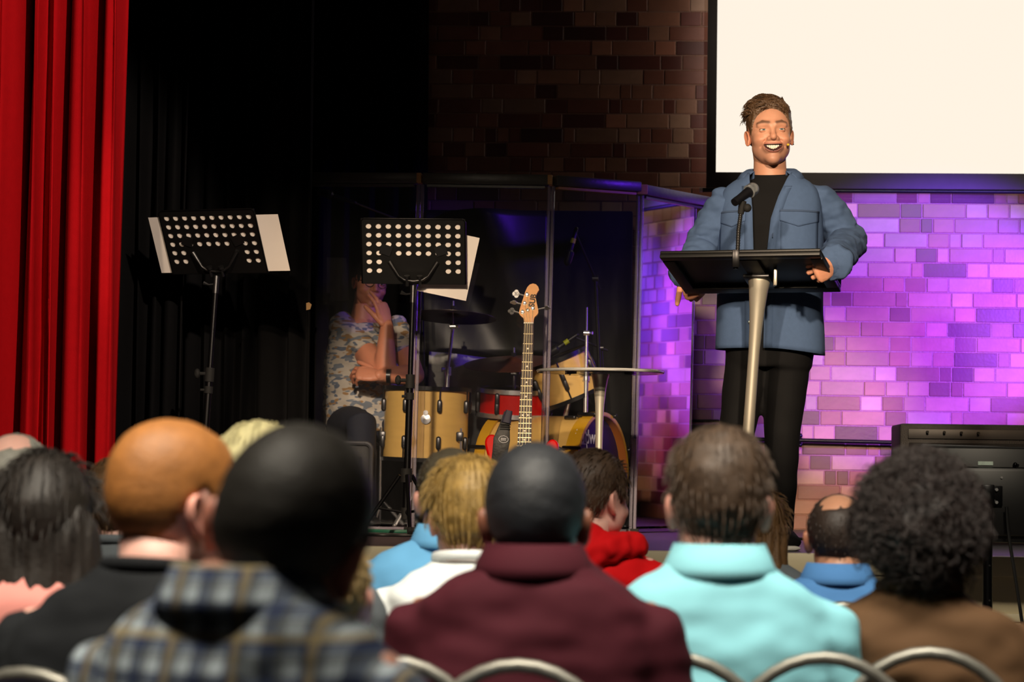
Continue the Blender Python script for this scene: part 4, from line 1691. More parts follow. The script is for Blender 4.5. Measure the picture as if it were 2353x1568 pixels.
def make_head(nlat=56, nphi=72, smile=False, skin=(.6, .36, .26), stubble=0.0, lids=False, flare=.34, earsz=1.0):
    """-> verts, faces, colours of a head with ears and neck"""
    D, r, fs = head_grid(nlat, nphi, smile)
    V = HC + D * r[:, None]
    x, y, z = V.T
    fr = (y < -.03).astype(float)
    c = np.tile(np.array(skin), (len(V), 1))
    disp = np.zeros(len(V))
    ax = np.abs(x)
    if smile:
        for (a, b, w, k) in (((.018, .094), (.030, .080), .0040, -.0042), ((.030, .080), (.042, .062), .0045, -.0046), ((.020, .112), (.046, .113), .004, -.0012),
                             ((.047, .128), (.058, .134), .0025, -.0009), ((.047, .121), (.058, .119), .0025, -.0009), ((.016, .036), (-.016, .036), .005, -.0022)):
            disp += fr * k * np.exp(-(seg_d(ax, z, a, b) / w) ** 2)
        disp += fr * .0035 * gauss2(ax, z, .045, .090, .014, .012)
        u = np.clip(ax / .034, 0, 1)
        top = .0575 + .0105 * u ** 2 + .0105 * np.maximum(1 - u ** 2, 0) ** .75
        bot = .0575 + .0105 * u ** 2 - .0105 * np.maximum(1 - u ** 2, 0) ** .75
        lu = np.exp(-((z - top - .0025) / .0032) ** 2) * (ax < .032) * fr
        ll = np.exp(-((z - bot + .0042) / .0042) ** 2) * (ax < .029) * fr
        disp += .0018 * lu + .003 * ll
        lip = np.array((.42, .13, .10))
        for m_ in (lu * .9, ll * .9):
            c = c * (1 - m_[:, None]) + lip * m_[:, None]
        ins = ((head_sdf(V, True, False) < -.0012) & (fr > 0)).reshape(nlat, nphi)
        ins = (ins | np.roll(ins, -1, 0) | np.roll(ins, -2, 0) | np.roll(ins, 1, 1) | np.roll(ins, -1, 1)).ravel()
        c[ins] = (.055, .012, .010)
    else:
        m_ = fr * np.exp(-((z - .060) / .006) ** 2) * (ax < .024)
        c = c * (1 - .6 * m_[:, None]) + np.array((.42, .16, .13)) * .6 * m_[:, None]
    # warm cheeks and nose, darker beard shadow, brows
    ch = .30 * fr * (gauss2(ax, z, .042, .088, .018, .016) + gauss2(ax, z, 0, .092, .014, .012))
    c = c * (1 - ch[:, None] * np.array((.05, .30, .35)))
    if stubble:
        st = stubble * np.clip((.082 - z - .25 * np.maximum(ax - .03, 0)) / .02, 0, 1) * (y < .015)
        c = c * (1 - st[:, None] * np.array((.38, .36, .30)))
    br = fr * np.exp(-(seg_d(ax, z, (.014, .1465), (.034, .1515)) / .0052) ** 2) + fr * np.exp(-(seg_d(ax, z, (.034, .1515), (.050, .1465)) / .0042) ** 2)
    br = np.clip(br * 1.3, 0, 1) * .85
    c = c * (1 - br[:, None]) + np.array((.10, .055, .035)) * br[:, None]
    disp += .0012 * br
    V = V + D * disp[:, None]
    verts, faces, cols = [V], list(fs), [c]
    off = len(V)

    def put(vs, f2, col):
        nonlocal off
        vs = np.array([tuple(q) for q in vs])
        verts.append(vs)
        faces.extend([tuple(i + off for i in q) for q in f2])
        cols.append(np.tile(np.array(col), (len(vs), 1)) if np.ndim(col) == 1 else col)
        off += len(vs)

    b = MB()
    b.tube([(0, .022, .065), (0, .026, .03), (0, .032, -.03), (0, .040, -.11)], [(.060, .062), (.056, .058), (.056, .060), (.064, .066)], 28)
    put(b.v, b.f, np.array(skin) * .93)
    # ears
    rr = [(0, -.004), (.3, -.0055), (.5, -.003), (.66, .003), (.78, .002), (.9, .007), (1.0, .006), (1.0, .001), (.85, -.006), (.5, -.012)]
    na = 22
    for s in (-1, 1):
        up_, bk, nm = Vector((s * .10, .22, .97)).normalized(), Vector((s * flare, .93, -.12)).normalized(), Vector((s * .93, -flare, 0)).normalized()
        cen = Vector((s * .0765, .010, .107))
        vs, f2 = [], []
        for (q, o_) in rr:
            for k in range(na):
                a = 2 * math.pi * k / na
                wv = earsz * .0160 * (1 + .28 * math.sin(a))
                lob = .0 if math.sin(a) > -.5 else .004
                vs.append(cen + bk * (wv * math.cos(a) * q + .002) + up_ * (earsz * .0290 * math.sin(a) * q) + nm * (o_ + lob * q * .6))
        for i in range(len(rr) - 1):
            for k in range(na):
                k2 = (k + 1) % na
                qd = (i * na + k, i * na + k2, (i + 1) * na + k2, (i + 1) * na + k)
                f2.append(qd if s > 0 else qd[::-1])
        col = np.array([np.array(skin) * ((.62, .45, .42) if q < .6 and i < 3 else (1, .82, .78)) for i, (q, _) in enumerate(rr) for k in range(na)])
        put(vs, f2, col)
    if lids:
        for s in (-1, 1):
            cen = Vector((s * .032, -.0748, .122))
            for (e0, e1, shade) in ((14, 78, 1.0), (-80, -11, 1.0)):
                vs, f2, cl = [], [], []
                for i in range(7):
                    el = R(e0 + (e1 - e0) * i / 6)
                    for k in range(15):
                        az = R(-80 + 160 * k / 14)
                        dip = math.cos(az) ** .7
                        e2 = el * (dip if (e0 > 0 and i == 0) or (e0 < 0 and i == 6) else 1)
                        rad_ = .0137 - .0026 * max(0, abs(math.degrees(e2)) - 16) / 60
                        vs.append(cen + Vector((rad_ * 1.12 * math.cos(e2) * math.sin(az), -rad_ * math.cos(e2) * math.cos(az), rad_ * math.sin(e2))))
                        edge = (i == 0 and e0 > 0)
                        cl.append(np.array(skin) * ((.28, .22, .2) if edge else (.97, .92, .90)))
                for i in range(6):
                    for k in range(14):
                        f2.append((i * 15 + k, i * 15 + k + 1, (i + 1) * 15 + k + 1, (i + 1) * 15 + k))
                put(vs, f2, np.array(cl))
    return np.concatenate(verts), faces, np.concatenate(cols)


HAIRLINE = ([-.13, -.085, -.066, -.055, -.045, -.030, -.015, .0, .02, .04, .065, .12],
            [.214, .212, .200, .172, .130, .108, .135, .150, .130, .085, .045, .040])


def make_hair(style, nlat=60, nphi=84, seed=1.0, top=.022, side=.008, back=.012, rough=.004, freq=38.0, line_shift=0.0, bald=0.0):
    D, r, fs = head_grid(nlat, nphi, False)
    V = HC + D * r[:, None]
    x, y, z = V.T
    zl = np.interp(y, *HAIRLINE) + line_shift
    m = np.clip((z - zl) / .018, -1, 1)
    up = np.clip((z - .15) / .06, 0, 1)
    bk = np.clip((y - .0) / .08, 0, 1)
    th = side * (1 - up) * (1 - bk) + back * (1 - up) * bk + top * up
    nz = np.array([mnoise.noise(Vector(p) * freq + Vector((seed, seed * 2, 0))) + .5 * mnoise.noise(Vector(p) * freq * 2.3) for p in V])
    th = th + rough * nz * np.clip(m, 0, 1)
    if bald:
        crown = np.exp(-((np.hypot(x, (y - .045)) / bald) ** 4)) * (z > .15)
        m = m - 2.2 * crown * (1 + .5 * nz) 
    th = np.where(m > 0, th * np.clip(m * 1.6, 0, 1) ** .6 + .0006, -.006)
    V2 = V + D * th[:, None]
    keep = [f for f in fs if len(f) == 4 and max(th[list(f)]) > 0] + [fs[-1]]
    return V2, keep, D, th


def strands(V, D, th, n, length, rad, curl, seed, flow=None, lift=.3):
    """many short locks rooted on the hair shell; one mesh"""
    rg = np.random.default_rng(seed)
    idx = np.where(th > .003)[0]
    b = MB()
    for i in rg.choice(idx, n):
        p = Vector(V[i])
        nrm = Vector(D[i])
        if flow is None:
            dirn = Vector((0, .55, -1.0))
        else:
            dirn = flow(p, rg)
        t = dirn - nrm * dirn.dot(nrm)
        t = (t.normalized() if t.length > 1e-4 else nrm.orthogonal().normalized())
        sde = nrm.cross(t)
        L = length * rg.uniform(.6, 1.3)
        ph, cw = rg.uniform(0, 6.28), rg.choice((-1, 1))
        pts = []
        ns = 6 if curl > .002 else 4
        for k in range(ns):
            f = k / (ns - 1)
            a = ph + f * 5.0 * cw
            pts.append(p + t * (L * f) + nrm * (lift * L * math.sin(f * 2.6) * .6 - .002 + curl * .6 * math.cos(a)) + sde * (curl * math.sin(a)))
        b.tube(pts, [rad * (1.1 - .9 * (k / (ns - 1)) ** 2) for k in range(ns)], 5)
    return b


def hand(b, wrist, fw, dorsal, side, curls=((25, 40, 25),) * 4, spread=6, thumb=(.55, .75, -.35), thumb_curl=20, s=1.0):
    """five-fingered hand: wrist point, direction of the fingers, back-of-hand normal, side +1 = thumb on the fw x dorsal side"""
    fw = Vector(fw).normalized()
    dn = Vector(dorsal)
    dn = (dn - fw * dn.dot(fw)).normalized()
    lt = fw.cross(dn) * side
    w = Vector(wrist)
    b.tube([w - fw * .012 * s, w, w + fw * .03 * s, w + fw * .065 * s, w + fw * .092 * s],
           [(.017 * s, .025 * s), (.017 * s, .026 * s), (.0165 * s, .037 * s), (.0145 * s, .041 * s), (.0115 * s, .038 * s)], 16, up=dn, rnd=True)
    base = ((.030, .088, .074, .0090), (.010, .094, .082, .0092), (-.011, .090, .076, .0088), (-.030, .080, .060, .0078))
    tips = []
    for i, (lo, fo, ln, rd) in enumerate(base):
        q = w + lt * lo * s + fw * (fo - .012) * s + dn * .002 * s
        a = 0
        d = (fw + lt * math.tan(R(spread * (1.5 - i) * .5))).normalized()
        ax = d.cross(dn).normalized()
        pts, rads = [q - d * .02 * s, q], [rd * s * 1.02, rd * s * 1.08]
        for k, (fr_, cu) in enumerate(zip((.46, .30, .24), curls[i])):
            a -= cu
            dd = Matrix.Rotation(R(a), 3, ax) @ d
            mid = q + dd * ln * fr_ * s * .5
            q = q + dd * ln * fr_ * s
            pts += [mid, q]
            rads += [rd * s * (.93 - .07 * k), rd * s * (.97 - .09 * k)]
        b.tube(pts, rads, 12, rnd=True)
        tips.append((pts, rads))
    q = w + fw * .022 * s + lt * .026 * s - dn * .006 * s
    td = (fw * thumb[0] + lt * thumb[1] + dn * thumb[2]).normalized()
    ax = td.cross(dn).normalized()
    t2 = Matrix.Rotation(R(-thumb_curl), 3, ax) @ (td * .7 + fw * .3).normalized()
    b.tube([q - td * .012 * s, q + td * .036 * s, q + td * .036 * s + t2 * .018 * s, q + td * .036 * s + t2 * .036 * s, q + td * .036 * s + t2 * .056 * s],
           [.014 * s, .0122 * s, .0108 * s, .0108 * s, .0088 * s], 12, rnd=True)
    return tips


def ring(z, hw, hd, cx=0, cy=0, n=32, e=2.4, a0=0.0, a1=2 * math.pi, closed=True):
    """cross-section; angle 0 points to the front (-y) and grows towards +x"""
    out = []
    for k in range(n):
        a = a0 + (a1 - a0) * (k / n if closed else k / (n - 1))
        sx, cy_ = math.sin(a), -math.cos(a)
        out.append(Vector((cx + hw * math.copysign(abs(sx) ** (2 / e), sx), cy + hd * math.copysign(abs(cy_) ** (2 / e), cy_), z)))
    return out


def loft(b, rings, M=None, cap=True):
    n = len(rings[0])
    vs = [p for r_ in rings for p in r_]
    fs = []
    for i in range(len(rings) - 1):
        for k in range(n):
            k2 = (k + 1) % n
            fs.append((i * n + k, i * n + k2, (i + 1) * n + k2, (i + 1) * n + k))
    if cap:
        fs.append(tuple(range(n - 1, -1, -1)))
        fs.append(tuple((len(rings) - 1) * n + k for k in range(n)))
    b.add(vs, fs, M)


def person_obj(label, base, rz, parts, cat='person', group=None):
    """parts: list of (verts, faces, colours) joined into the one body mesh"""
    V, F, C = [], [], []
    off = 0
    for v, f, c in parts:
        v = np.array([tuple(q) for q in v])
        V.append(v)
        F += [tuple(i + off for i in q) for q in f]
        C.append(np.tile(np.array(c), (len(v), 1)) if np.ndim(c) == 1 else c)
        off += len(v)
    me = mesh_from('person', np.concatenate(V), F, 'skin', np.concatenate(C), 0)
    o = obj_from('person', me)
    o.location = base
    o.rotation_euler = (0, 0, rz)
    return tag(o, label, cat, group)


def xf(V, M):
    A = np.array(M)
    return V @ A[:3, :3].T + A[:3, 3]


# ------------------------------------------------------------------ the presenter at the lectern
SKY = 9.5
sb = Vector((W(1768, 800, SKY).x, SKY, STAGE))


def S(px, py, dy=0.0):
    return W(px, py, SKY + dy) - sb


mat('chambray', '#4c6286', 0.85, var=0.10, vscale=60, bump=0.25, bscale=700, spec=0.2)
mat('chambray_seam', '#3c4f6e', 0.85, var=0.08, vscale=60)
mat('black_cotton', '#101012', 0.85, var=0.15, spec=0.2)
mat('black_denim', '#0b0b0d', 0.8, var=0.2, spec=0.2, bump=0.1, bscale=300)
mat('hair_brown', '#5a432f', 0.42, var=0.35, vscale=60, bump=0.3, bscale=150)
mat('button_metal', '#7c8a8c', 0.3, 0.8)
mat('gold', '#e0c27a', 0.2, 1.0)
mat('teeth', '#efe6d6', 0.3, var=0.03)
mat('eye_white', '#d9d2c8', 0.2, var=0.03)
mat('iris', '#5d7c83', 0.2, var=0.3, vscale=400)
mat('mic_foam', '#d9b832', 0.7)

BY = Matrix.Rotation(R(-7), 4, 'Z')
SKIN1 = (.61, .305, .20)
HS = 1.09
chin = S(1777, 377, -.065)
hf = Vector((0, -.072, 0))
MH = Matrix.Translation(chin) @ Matrix.Rotation(R(4.5), 4, 'Z') @ Matrix.Rotation(R(-2.2), 4, 'Y') @ Matrix.Rotation(R(-2), 4, 'X') @ Matrix.Scale(HS, 4) @ Matrix.Translation(-Vector((0, -.075, 0)))
hv, hfc, hc = make_head(250, 300, True, SKIN1, .5, True)
parts = [(xf(hv, MH), hfc, hc)]
# joints
shL, shR = S(1676, 450, .02), S(1868, 443, .02)
elL, elR = S(1618, 568, .06), S(1950, 556, .10)
wrL, wrR = W(1580, 624, 9.41) - sb, W(1919, 602, 9.06) - sb
hipL, hipR = S(1722, 815, .02), S(1808, 815, .0)
knL, knR = S(1694, 990, -.03), S(1797, 1000, -.04)
anL, anR = S(1690, 1220, .03), S(1796, 1212, -.02)
b = MB()
TR = [(.86, .165, .11), (.98, .16, .105), (1.12, .165, .11), (1.25, .175, .115), (1.32, .15, .09), (1.375, .10, .07), (1.41, .06, .06)]
loft(b, [ring(z, w, d, 0, .01, 28) for z, w, d in TR], BY)
for a_, e_, w_ in ((shL, elL, wrL), (shR, elR, wrR)):
    b.tube([a_.lerp(e_, .15), a_.lerp(e_, .5), e_, e_.lerp(w_, .4), w_], [.030, .044, .040, .040, .029], 16, rnd=True)
for h_, k_, a_ in ((hipL, knL, anL), (hipR, knR, anR)):
    b.tube([h_ + Vector((0, 0, .08)), h_, h_.lerp(k_, .5), k_, k_.lerp(a_, .35), a_], [.085, .085, .072, .056, .052, .036], 16, rnd=True)
v, f, n = remesh(b, .008, 4)
parts.append((v, f, SKIN1))
b = MB()
hand(b, wrR, (-.62, -.50, -.42), (.55, -.80, .10), 1, ((58, 62, 30), (60, 66, 30), (62, 66, 32), (60, 60, 34)), 8, (.5, .6, -.4), 10, 1.08)
v, f, n = remesh(b, .0021, 2)
parts.append((v, f, np.array(SKIN1) * (1, .92, .88)))
b = MB()
hand(b, wrL, (.22, -.15, -.95), (-.62, -.75, .0), 1, ((55, 60, 30), (58, 62, 32), (60, 62, 30), (60, 62, 30)), 6, (.6, .5, .2), 10, 1.08)
v, f, n = remesh(b, .0021, 2)
parts.append((v, f, np.array(SKIN1) * (1, .92, .88)))
spk = person_obj('smiling man in blue-grey overshirt and black trousers standing behind the lectern', sb, 0, parts)

# eyes and teeth
for s in (-1, 1):
    b = MB()
    cen = Vector((s * .032, -.0748, .122))
    b.ball(cen, .0124, 18, 12, MH)
    ey = b.build('eye', 'eye_white', spk)
    look = Vector((.03, -1, .0)).normalized()
    Mi = axis_m(cen, look)
    b = MB()
    b.lathe([(.01252 * math.sin(R(q)), .01252 * math.cos(R(q))) for q in (29, 24, 18, 12, 6, 0.01)], 22, MH @ Mi)
    b.build('iris', 'iris', ey)
    b = MB()
    b.lathe([(.0126 * math.sin(R(q)), .0126 * math.cos(R(q))) for q in (12, 8, 4, 0.01)], 16, MH @ Mi)
    b.build('pupil', 'ink', ey)
b = MB()
for k in range(-4, 5):
    x = k * .0062
    big = (1.08, 1.02, 1.0, .9, .72)[abs(k)]
    tw, thh = .0030 * (1.06 if k == 0 else 1), .0063 * big
    yb = -.0862 + .010 * (abs(x) / .028) ** 2
    b.tube([(x, yb, .0662 + .0085 * (x / .034) ** 2), (x, yb - .0008, .0650 - thh + .0085 * (x / .034) ** 2), (x, yb, .0650 - 2 * thh + .009 * (x / .034) ** 2)],
           [(.0030, tw), (.0032, tw * 1.08), (.0020, tw * .85)], 10, up=(0, -1, 0), M=MH)
b.build('upper_teeth', 'teeth', spk, label='row of white upper teeth')

# hair
V2, kf, D, th = make_hair('curly', 120, 160, 3.0, .021, .0035, .009, .005, 45)
me = mesh_from('hair', xf(V2, MH), kf, 'hair_brown', None, 0)
hr = obj_from('hair', me, spk, 'short brown wavy hair swept up on top')


def flow1(p, rg):
    n1 = mnoise.noise(p * 28)
    n2 = mnoise.noise(p * 28 + Vector((7, 3, 1)))
    return Vector((-.55 + 1.3 * n1 + rg.normal(0, .12), .25 + 1.2 * n2 + rg.normal(0, .12), .45))


b = strands(V2, D, np.where(V2[:, 2] > .186, th, 0), 1500, .034, .0021, .0028, 5, flow1, .42)
b2 = strands(V2, D, np.where(V2[:, 2] > .186, th, 0), 1800, .030, .0008, .004, 6, flow1, .5)
b.add(b2.v, b2.f)
me = mesh_from('hair_locks', xf(np.array(b.v), MH), b.f, 'hair_brown', None, 0)
lk = obj_from('hair_locks', me, hr)
lk['kind'] = 'stuff'
# ear stud and headset microphone
b = MB()
b.ball((.0835, .004, .082), .0028, 10, 6, MH)
b.build('ear_stud', 'ink', spk)
b = MB()
b.tube([(.080, .012, .122), (.078, -.02, .105), (.068, -.055, .080), (.055, -.083, .0665)], .0012, 6, M=MH)
hm = b.build('headset_microphone', mat('skin_wire', '#b98566', 0.5), spk, label='thin headset microphone with yellow foam tip')
b = MB()
b.ball((.054, -.086, .066), (.0052, .0048, .0045), 12, 8, MH)
b.build('foam_tip', 'mic_foam', hm)

# T-shirt
b = MB()
TS = [(.84, .175, .118), (.98, .168, .112), (1.12, .172, .117), (1.25, .182, .122), (1.34, .178, .110), (1.385, .140, .09), (1.414, .098, .083), (1.434, .082, .077)]
loft(b, [ring(z, w, d, 0, .012, 36) for z, w, d in TS[:-2]] + [[Vector((p.x, p.y, p.z + .012 * p.y / .07 + (.02 if i == 1 else .012))) for p in ring(z, w, d, .008, .018, 36)] for i, (z, w, d) in enumerate(TS[-2:])], BY)
o = b.build('t_shirt', 'black_cotton', spk, 60)

# overshirt: open-fronted wrap
OS = [(.772, .207, .142), (.80, .206, .142), (.90, .202, .138), (1.0, .203, .137), (1.10, .207, .138), (1.20, .202, .138), (1.28, .197, .134), (1.345, .192, .124),
      (1.390, .180, .112), (1.418, .155, .100), (1.438, .122, .092), (1.455, .098, .086)]


def os_at(z):
    zs = [q[0] for q in OS]
    return float(np.interp(z, zs, [q[1] for q in OS])), float(np.interp(z, zs, [q[2] for q in OS]))


def gap(z):
    """edges of the open front in body x: (his right edge, his left edge)"""
    return (float(np.interp(z, [.77, 1.1, 1.3, 1.40, 1.452], [-.050, -.052, -.058, -.070, -.080])),
            float(np.interp(z, [.77, 1.1, 1.27, 1.36, 1.43, 1.452], [-.012, -.006, .012, .040, .070, .082])))


def os_front(x, z, off=0.0):
    w, d = os_at(z)
    e = 2.4
    return Vector((x, .012 - (d + off) * max(0, 1 - abs(x / w) ** e) ** (1 / e), z))


rings_ = []
nA = 72
zz = np.linspace(.772, 1.455, 46)
for z in zz:
    w, d = os_at(z)
    e = 2.4
    g0, g1 = gap(z)
    a0 = math.asin(min(.99, (abs(g1) / w) ** (e / 2))) * (1 if g1 > 0 else -1)
    a1 = 2 * math.pi + math.asin(min(.99, (abs(g0) / w) ** (e / 2))) * (1 if g0 > 0 else -1)
    rr_ = ring(z, w, d, 0, .012, nA, e, a0, a1, False)
    for k, p in enumerate(rr_):
        fold = .006 * mnoise.noise(Vector((p.x * 9 + 3, p.y * 9, z * 3))) + .004 * mnoise.noise(Vector((p.x * 20, p.y * 20 + 5, z * 7)))
        q = Vector((p.x, p.y - .012, 0))
        if q.length > 0:
            q.normalize()
        hem = (.022 * max(0, q.x) ** 2 if z < .82 else 0)
        rr_[k] = p + q * fold - Vector((0, 0, hem * (.82 - z) / .05 if z < .82 else 0))
    rings_.append(rr_)
vs = [p for q in rings_ for p in q]
fs = []
for i in range(len(zz) - 1):
    for k in range(nA - 1):
        fs.append((i * nA + k, i * nA + k + 1, (i + 1) * nA + k + 1, (i + 1) * nA + k))
b = MB()
b.add(vs, fs, BY)
osh = b.build('overshirt', 'chambray', spk, 0, 'open blue-grey cotton overshirt')
osh.data.shade_smooth()
sd = osh.modifiers.new('t', 'SOLIDIFY')
sd.thickness = .004
sd.offset = 1


def patch(name, x0, x1, z0f, z1, off, m, nx=12, nz=8, parent=None, label=None):
    """cloth patch lying on the front of the overshirt; z0f(u) is its lower edge"""
    vs, fs = [], []
    for j in range(nz + 1):
        for i in range(nx + 1):
            u = i / nx
            x = x0 + (x1 - x0) * u
            z0 = z0f(u) if callable(z0f) else z0f
            z = z0 + (z1 - z0) * j / nz
            p = os_front(x, z)
            q = os_front(x, z, .02) - p
            fold = .006 * mnoise.noise(Vector((p.x * 9 + 3, p.y * 9, z * 3))) + .004 * mnoise.noise(Vector((p.x * 20, p.y * 20 + 5, z * 7)))
            vs.append(p + q.normalized() * (off + fold) if q.length > 0 else p)
    for j in range(nz):
        for i in range(nx):
            a = j * (nx + 1) + i
            fs.append((a, a + 1, a + nx + 2, a + nx + 1))
    bb = MB()
    bb.add(vs, fs, BY)
    o_ = bb.build(name, m, parent or osh, 0, label)
    o_.data.shade_smooth()
    s_ = o_.modifiers.new('t', 'SOLIDIFY')
    s_.thickness = .003
    s_.offset = 1
    return o_


# plackets, pockets, flaps, buttons
for (gi, sgn) in ((0, -1), (1, 1)):
    vs, fs = [], []
    zs_ = np.linspace(.775, 1.40, 30)
    for z in zs_:
        g = gap(z)[gi]
        for dx in (0, sgn * .034):
            p = os_front(g + dx, z)
            q = (os_front(g + dx, z, .02) - p).normalized()
            fold = .006 * mnoise.noise(Vector((p.x * 9 + 3, p.y * 9, z * 3))) + .004 * mnoise.noise(Vector((p.x * 20, p.y * 20 + 5, z * 7)))
            vs.append(p + q * (.0055 + fold))
    for i in range(len(zs_) - 1):
        fs.append((2 * i, 2 * i + 1, 2 * i + 3, 2 * i + 2))
    b = MB()
    b.add(vs, fs, BY)
    pl = b.build('placket', 'chambray', osh, 0)
    pl.data.shade_smooth()
    pl.modifiers.new('t', 'SOLIDIFY').thickness = .003
for (x0, x1) in ((.050, .186), (-.190, -.088)):
    patch('pocket', x0, x1, 1.135, 1.285, .0045, 'chambray')
    fl_ = patch('pocket_flap', x0 - .003, x1 + .003, lambda u: 1.262 - .022 * (1 - abs(2 * u - 1)), 1.302, .0085, 'chambray')
    patch('flap_seam', x0 - .004, x1 + .004, 1.297, 1.3045, .0105, 'chambray_seam', nz=1, parent=fl_)
for z in (1.13, .99, .87):
    p = os_front(gap(z)[0] - .014, z, .012)
    b = MB()
    b.lathe([(.0, 0), (.0068, 0), (.0068, .003), (.004, .004), (0, .004)], 16, BY @ axis_m(p, (0, -1, 0)))
    b.build('button', 'button_metal', osh)
for z in (1.205, 1.115, .965):
    p = os_front(gap(z)[1] + .016, z, .0115)
    b = MB()
    b.box((.004, .003, .016), p, BY)
    b.build('buttonhole', 'chambray_seam', osh, 0)

# collar: band rising round the neck and falling to two points
vs, fs = [], []
nC = 41
for k in range(nC):
    u = k / (nC - 1)                              # his left front -> back -> his right front
    a = R(42) + (R(318) - R(42)) * u
    fx = abs(2 * u - 1)                           # 1 at the fronts, 0 at the nape
    sn, cs = math.sin(a), -math.cos(a)
    side_ = 1 if u < .5 else -1
    inner = Vector((.088 * sn, .022 + .078 * cs, 1.435 - .004 * fx))
    foldp = Vector((.090 * sn, .024 + .080 * cs, 1.492 - .028 * fx ** 2))
    fold2 = Vector((.097 * sn, .024 + .088 * cs, 1.490 - .028 * fx ** 2))
    ou = .120 + .045 * fx ** 4
    outer = Vector((ou * sn, .020 + (.108 + .012 * fx ** 3) * cs, 1.450 - .012 * fx ** 2 - .026 * fx ** 8))
    if fx > .93:
        outer += Vector((side_ * .016 * (fx - .93) / .07, .0, -.012 * (fx - .93) / .07))
    vs += [inner, foldp, fold2, fold2.lerp(outer, .5) + Vector((.004 * sn, .004 * cs, .003)), outer]
for k in range(nC - 1):
    for j in range(4):
        fs.append((k * 5 + j, k * 5 + j + 1, (k + 1) * 5 + j + 1, (k + 1) * 5 + j))
b = MB()
b.add(vs, fs, BY)
co = b.build('collar', 'chambray', osh, 0)
co.data.shade_smooth()
co.modifiers.new('t', 'SOLIDIFY').thickness = .004

# sleeves
for (s_, e_, w_, lab) in ((shL, elL, wrL, 'a'), (shR, elR, wrR, 'b')):
    out_ = 1 if s_.x > 0 else -1
    b = MB()
    cuff = w_ + (w_ - e_).normalized() * .022
    st_ = s_ + Vector((-out_ * .045, 0, -.012))
    pts = [st_, s_.lerp(e_, .12), s_.lerp(e_, .45), s_.lerp(e_, .8), e_ + (e_ - s_) * .02, e_.lerp(cuff, .25), e_.lerp(cuff, .6), cuff]
    b.tube(pts, [.050, .068, .075, .075, .073, .070, .066, .060], 28, rnd=False)
    v, f, n = remesh(b, .0055, 10, .6)
    ax_ = np.array((w_ - s_).normalized())
    v = wrinkle(v, n, .012, (9, 9, 24), 3.1 + out_)
    v = wrinkle(v, n, .007, (22, 22, 44), 7.7 + out_)
    me = mesh_from('sleeve', v, f, 'chambray', None, 0)
    sl = obj_from('sleeve', me, osh)
    b = MB()
    dr_ = (w_ - e_).normalized()
    b.tube([cuff - dr_ * .028, cuff - dr_ * .022, cuff + dr_ * .004, cuff + dr_ * .016, cuff + dr_ * .012], [.058, .069, .068, .058, .044], 28, cap=False)
    v = np.array([tuple(q) for q in b.v])
    nn = v - np.array(cuff)
    nn /= np.linalg.norm(nn, axis=1)[:, None]
    v = wrinkle(v, nn, .010, (40, 40, 40), 1.3 + out_)
    me = mesh_from('cuff', v, b.f, 'chambray', None, 0)
    cf = obj_from('cuff', me, sl, 'turned-back cuff')
    cf.modifiers.new('t', 'SOLIDIFY').thickness = .004

# trousers
b = MB()
loft(b, [ring(z, w, d, 0, .01, 32) for z, w, d in ((.70, .165, .118), (.78, .175, .122), (.88, .172, .12), (.93, .165, .115))], BY)
for h_, k_, a_ in ((hipL, knL, anL), (hipR, knR, anR)):
    b.tube([h_ + Vector((0, 0, .06)), h_, h_.lerp(k_, .5), k_, k_.lerp(a_, .5), a_ + Vector((0, 0, .03)), a_ - Vector((0, 0, .02))],
           [.092, .094, .083, .070, .060, .048, .046], 22)
v, f, n = remesh(b, .008, 4)
v = wrinkle(v, n, .004, (9, 9, 14), 2.2)
me = mesh_from('trousers', v, f, 'black_denim', None, 0)
obj_from('trousers', me, spk, 'black trousers')
mat('shoe_white', '#e8e4dc', 0.6)
for a_, dx in ((anL, -.03), (anR, .03)):
    b = MB()
    x, y = a_.x, a_.y
    b.tube([(x, y + .06, .045), (x, y, .055), (x + dx * .5, y - .09, .042), (x + dx, y - .17, .033)], [(.040, .036), (.052, .040), (.036, .044), (.026, .040)], 18, up=(0, 0, 1), rnd=True)
    v, f, n = remesh(b, .005, 3)
    v[:, 2] = np.maximum(v[:, 2], .012)
    me = mesh_from('shoe', v, f, 'black_cotton', None, 0)
    so = obj_from('shoe', me, spk, 'black canvas shoe with white sole')
    b = MB()
    b.tube([(x, y + .085, .010), (x, y, .010), (x + dx * .5, y - .09, .010), (x + dx, y - .19, .010)], [(.011, .036), (.011, .042), (.011, .047), (.010, .036)], 18, up=(0, 0, 1), rnd=True)
    b.build('sole', 'shoe_white', so)
    b = MB()
    for k in range(4):
        yk = y - .045 - k * .022
        b.tube([(x + dx * .3 - .018, yk, .082 - k * .008), (x + dx * .3 + .018, yk - .004, .084 - k * .008)], .004, 6)
    b.build('laces', 'shoe_white', so)
# wedding ring on his left hand
b = MB()
fwv = Vector((-.62, -.50, -.42)).normalized()
b.build  # ring sits on the ring finger, first segment
dnv = Vector((.55, -.80, .10))
dnv = (dnv - fwv * dnv.dot(fwv)).normalized()
ltv = fwv.cross(dnv)
q = wrR + ltv * (-.011 * 1.08) + fwv * (.078 * 1.08) + dnv * .002
dd = Matrix.Rotation(R(-62), 3, fwv.cross(dnv).normalized()) @ fwv
q = q + dd * .018
Mr = axis_m(q, dd)
b.lathe([(.0098, -.0025), (.0112, -.0025), (.0112, .0025), (.0098, .0025)], 24, Mr, closed=True)
b.build('finger_ring', 'gold', spk, label='gold ring')

# ------------------------------------------------------------------ the drummer
DRY = 11.98
db = Vector((W(835, 1000, DRY).x, DRY, STAGE))


def Dp(px, py, Y=DRY):
    return W(px, py, Y) - db


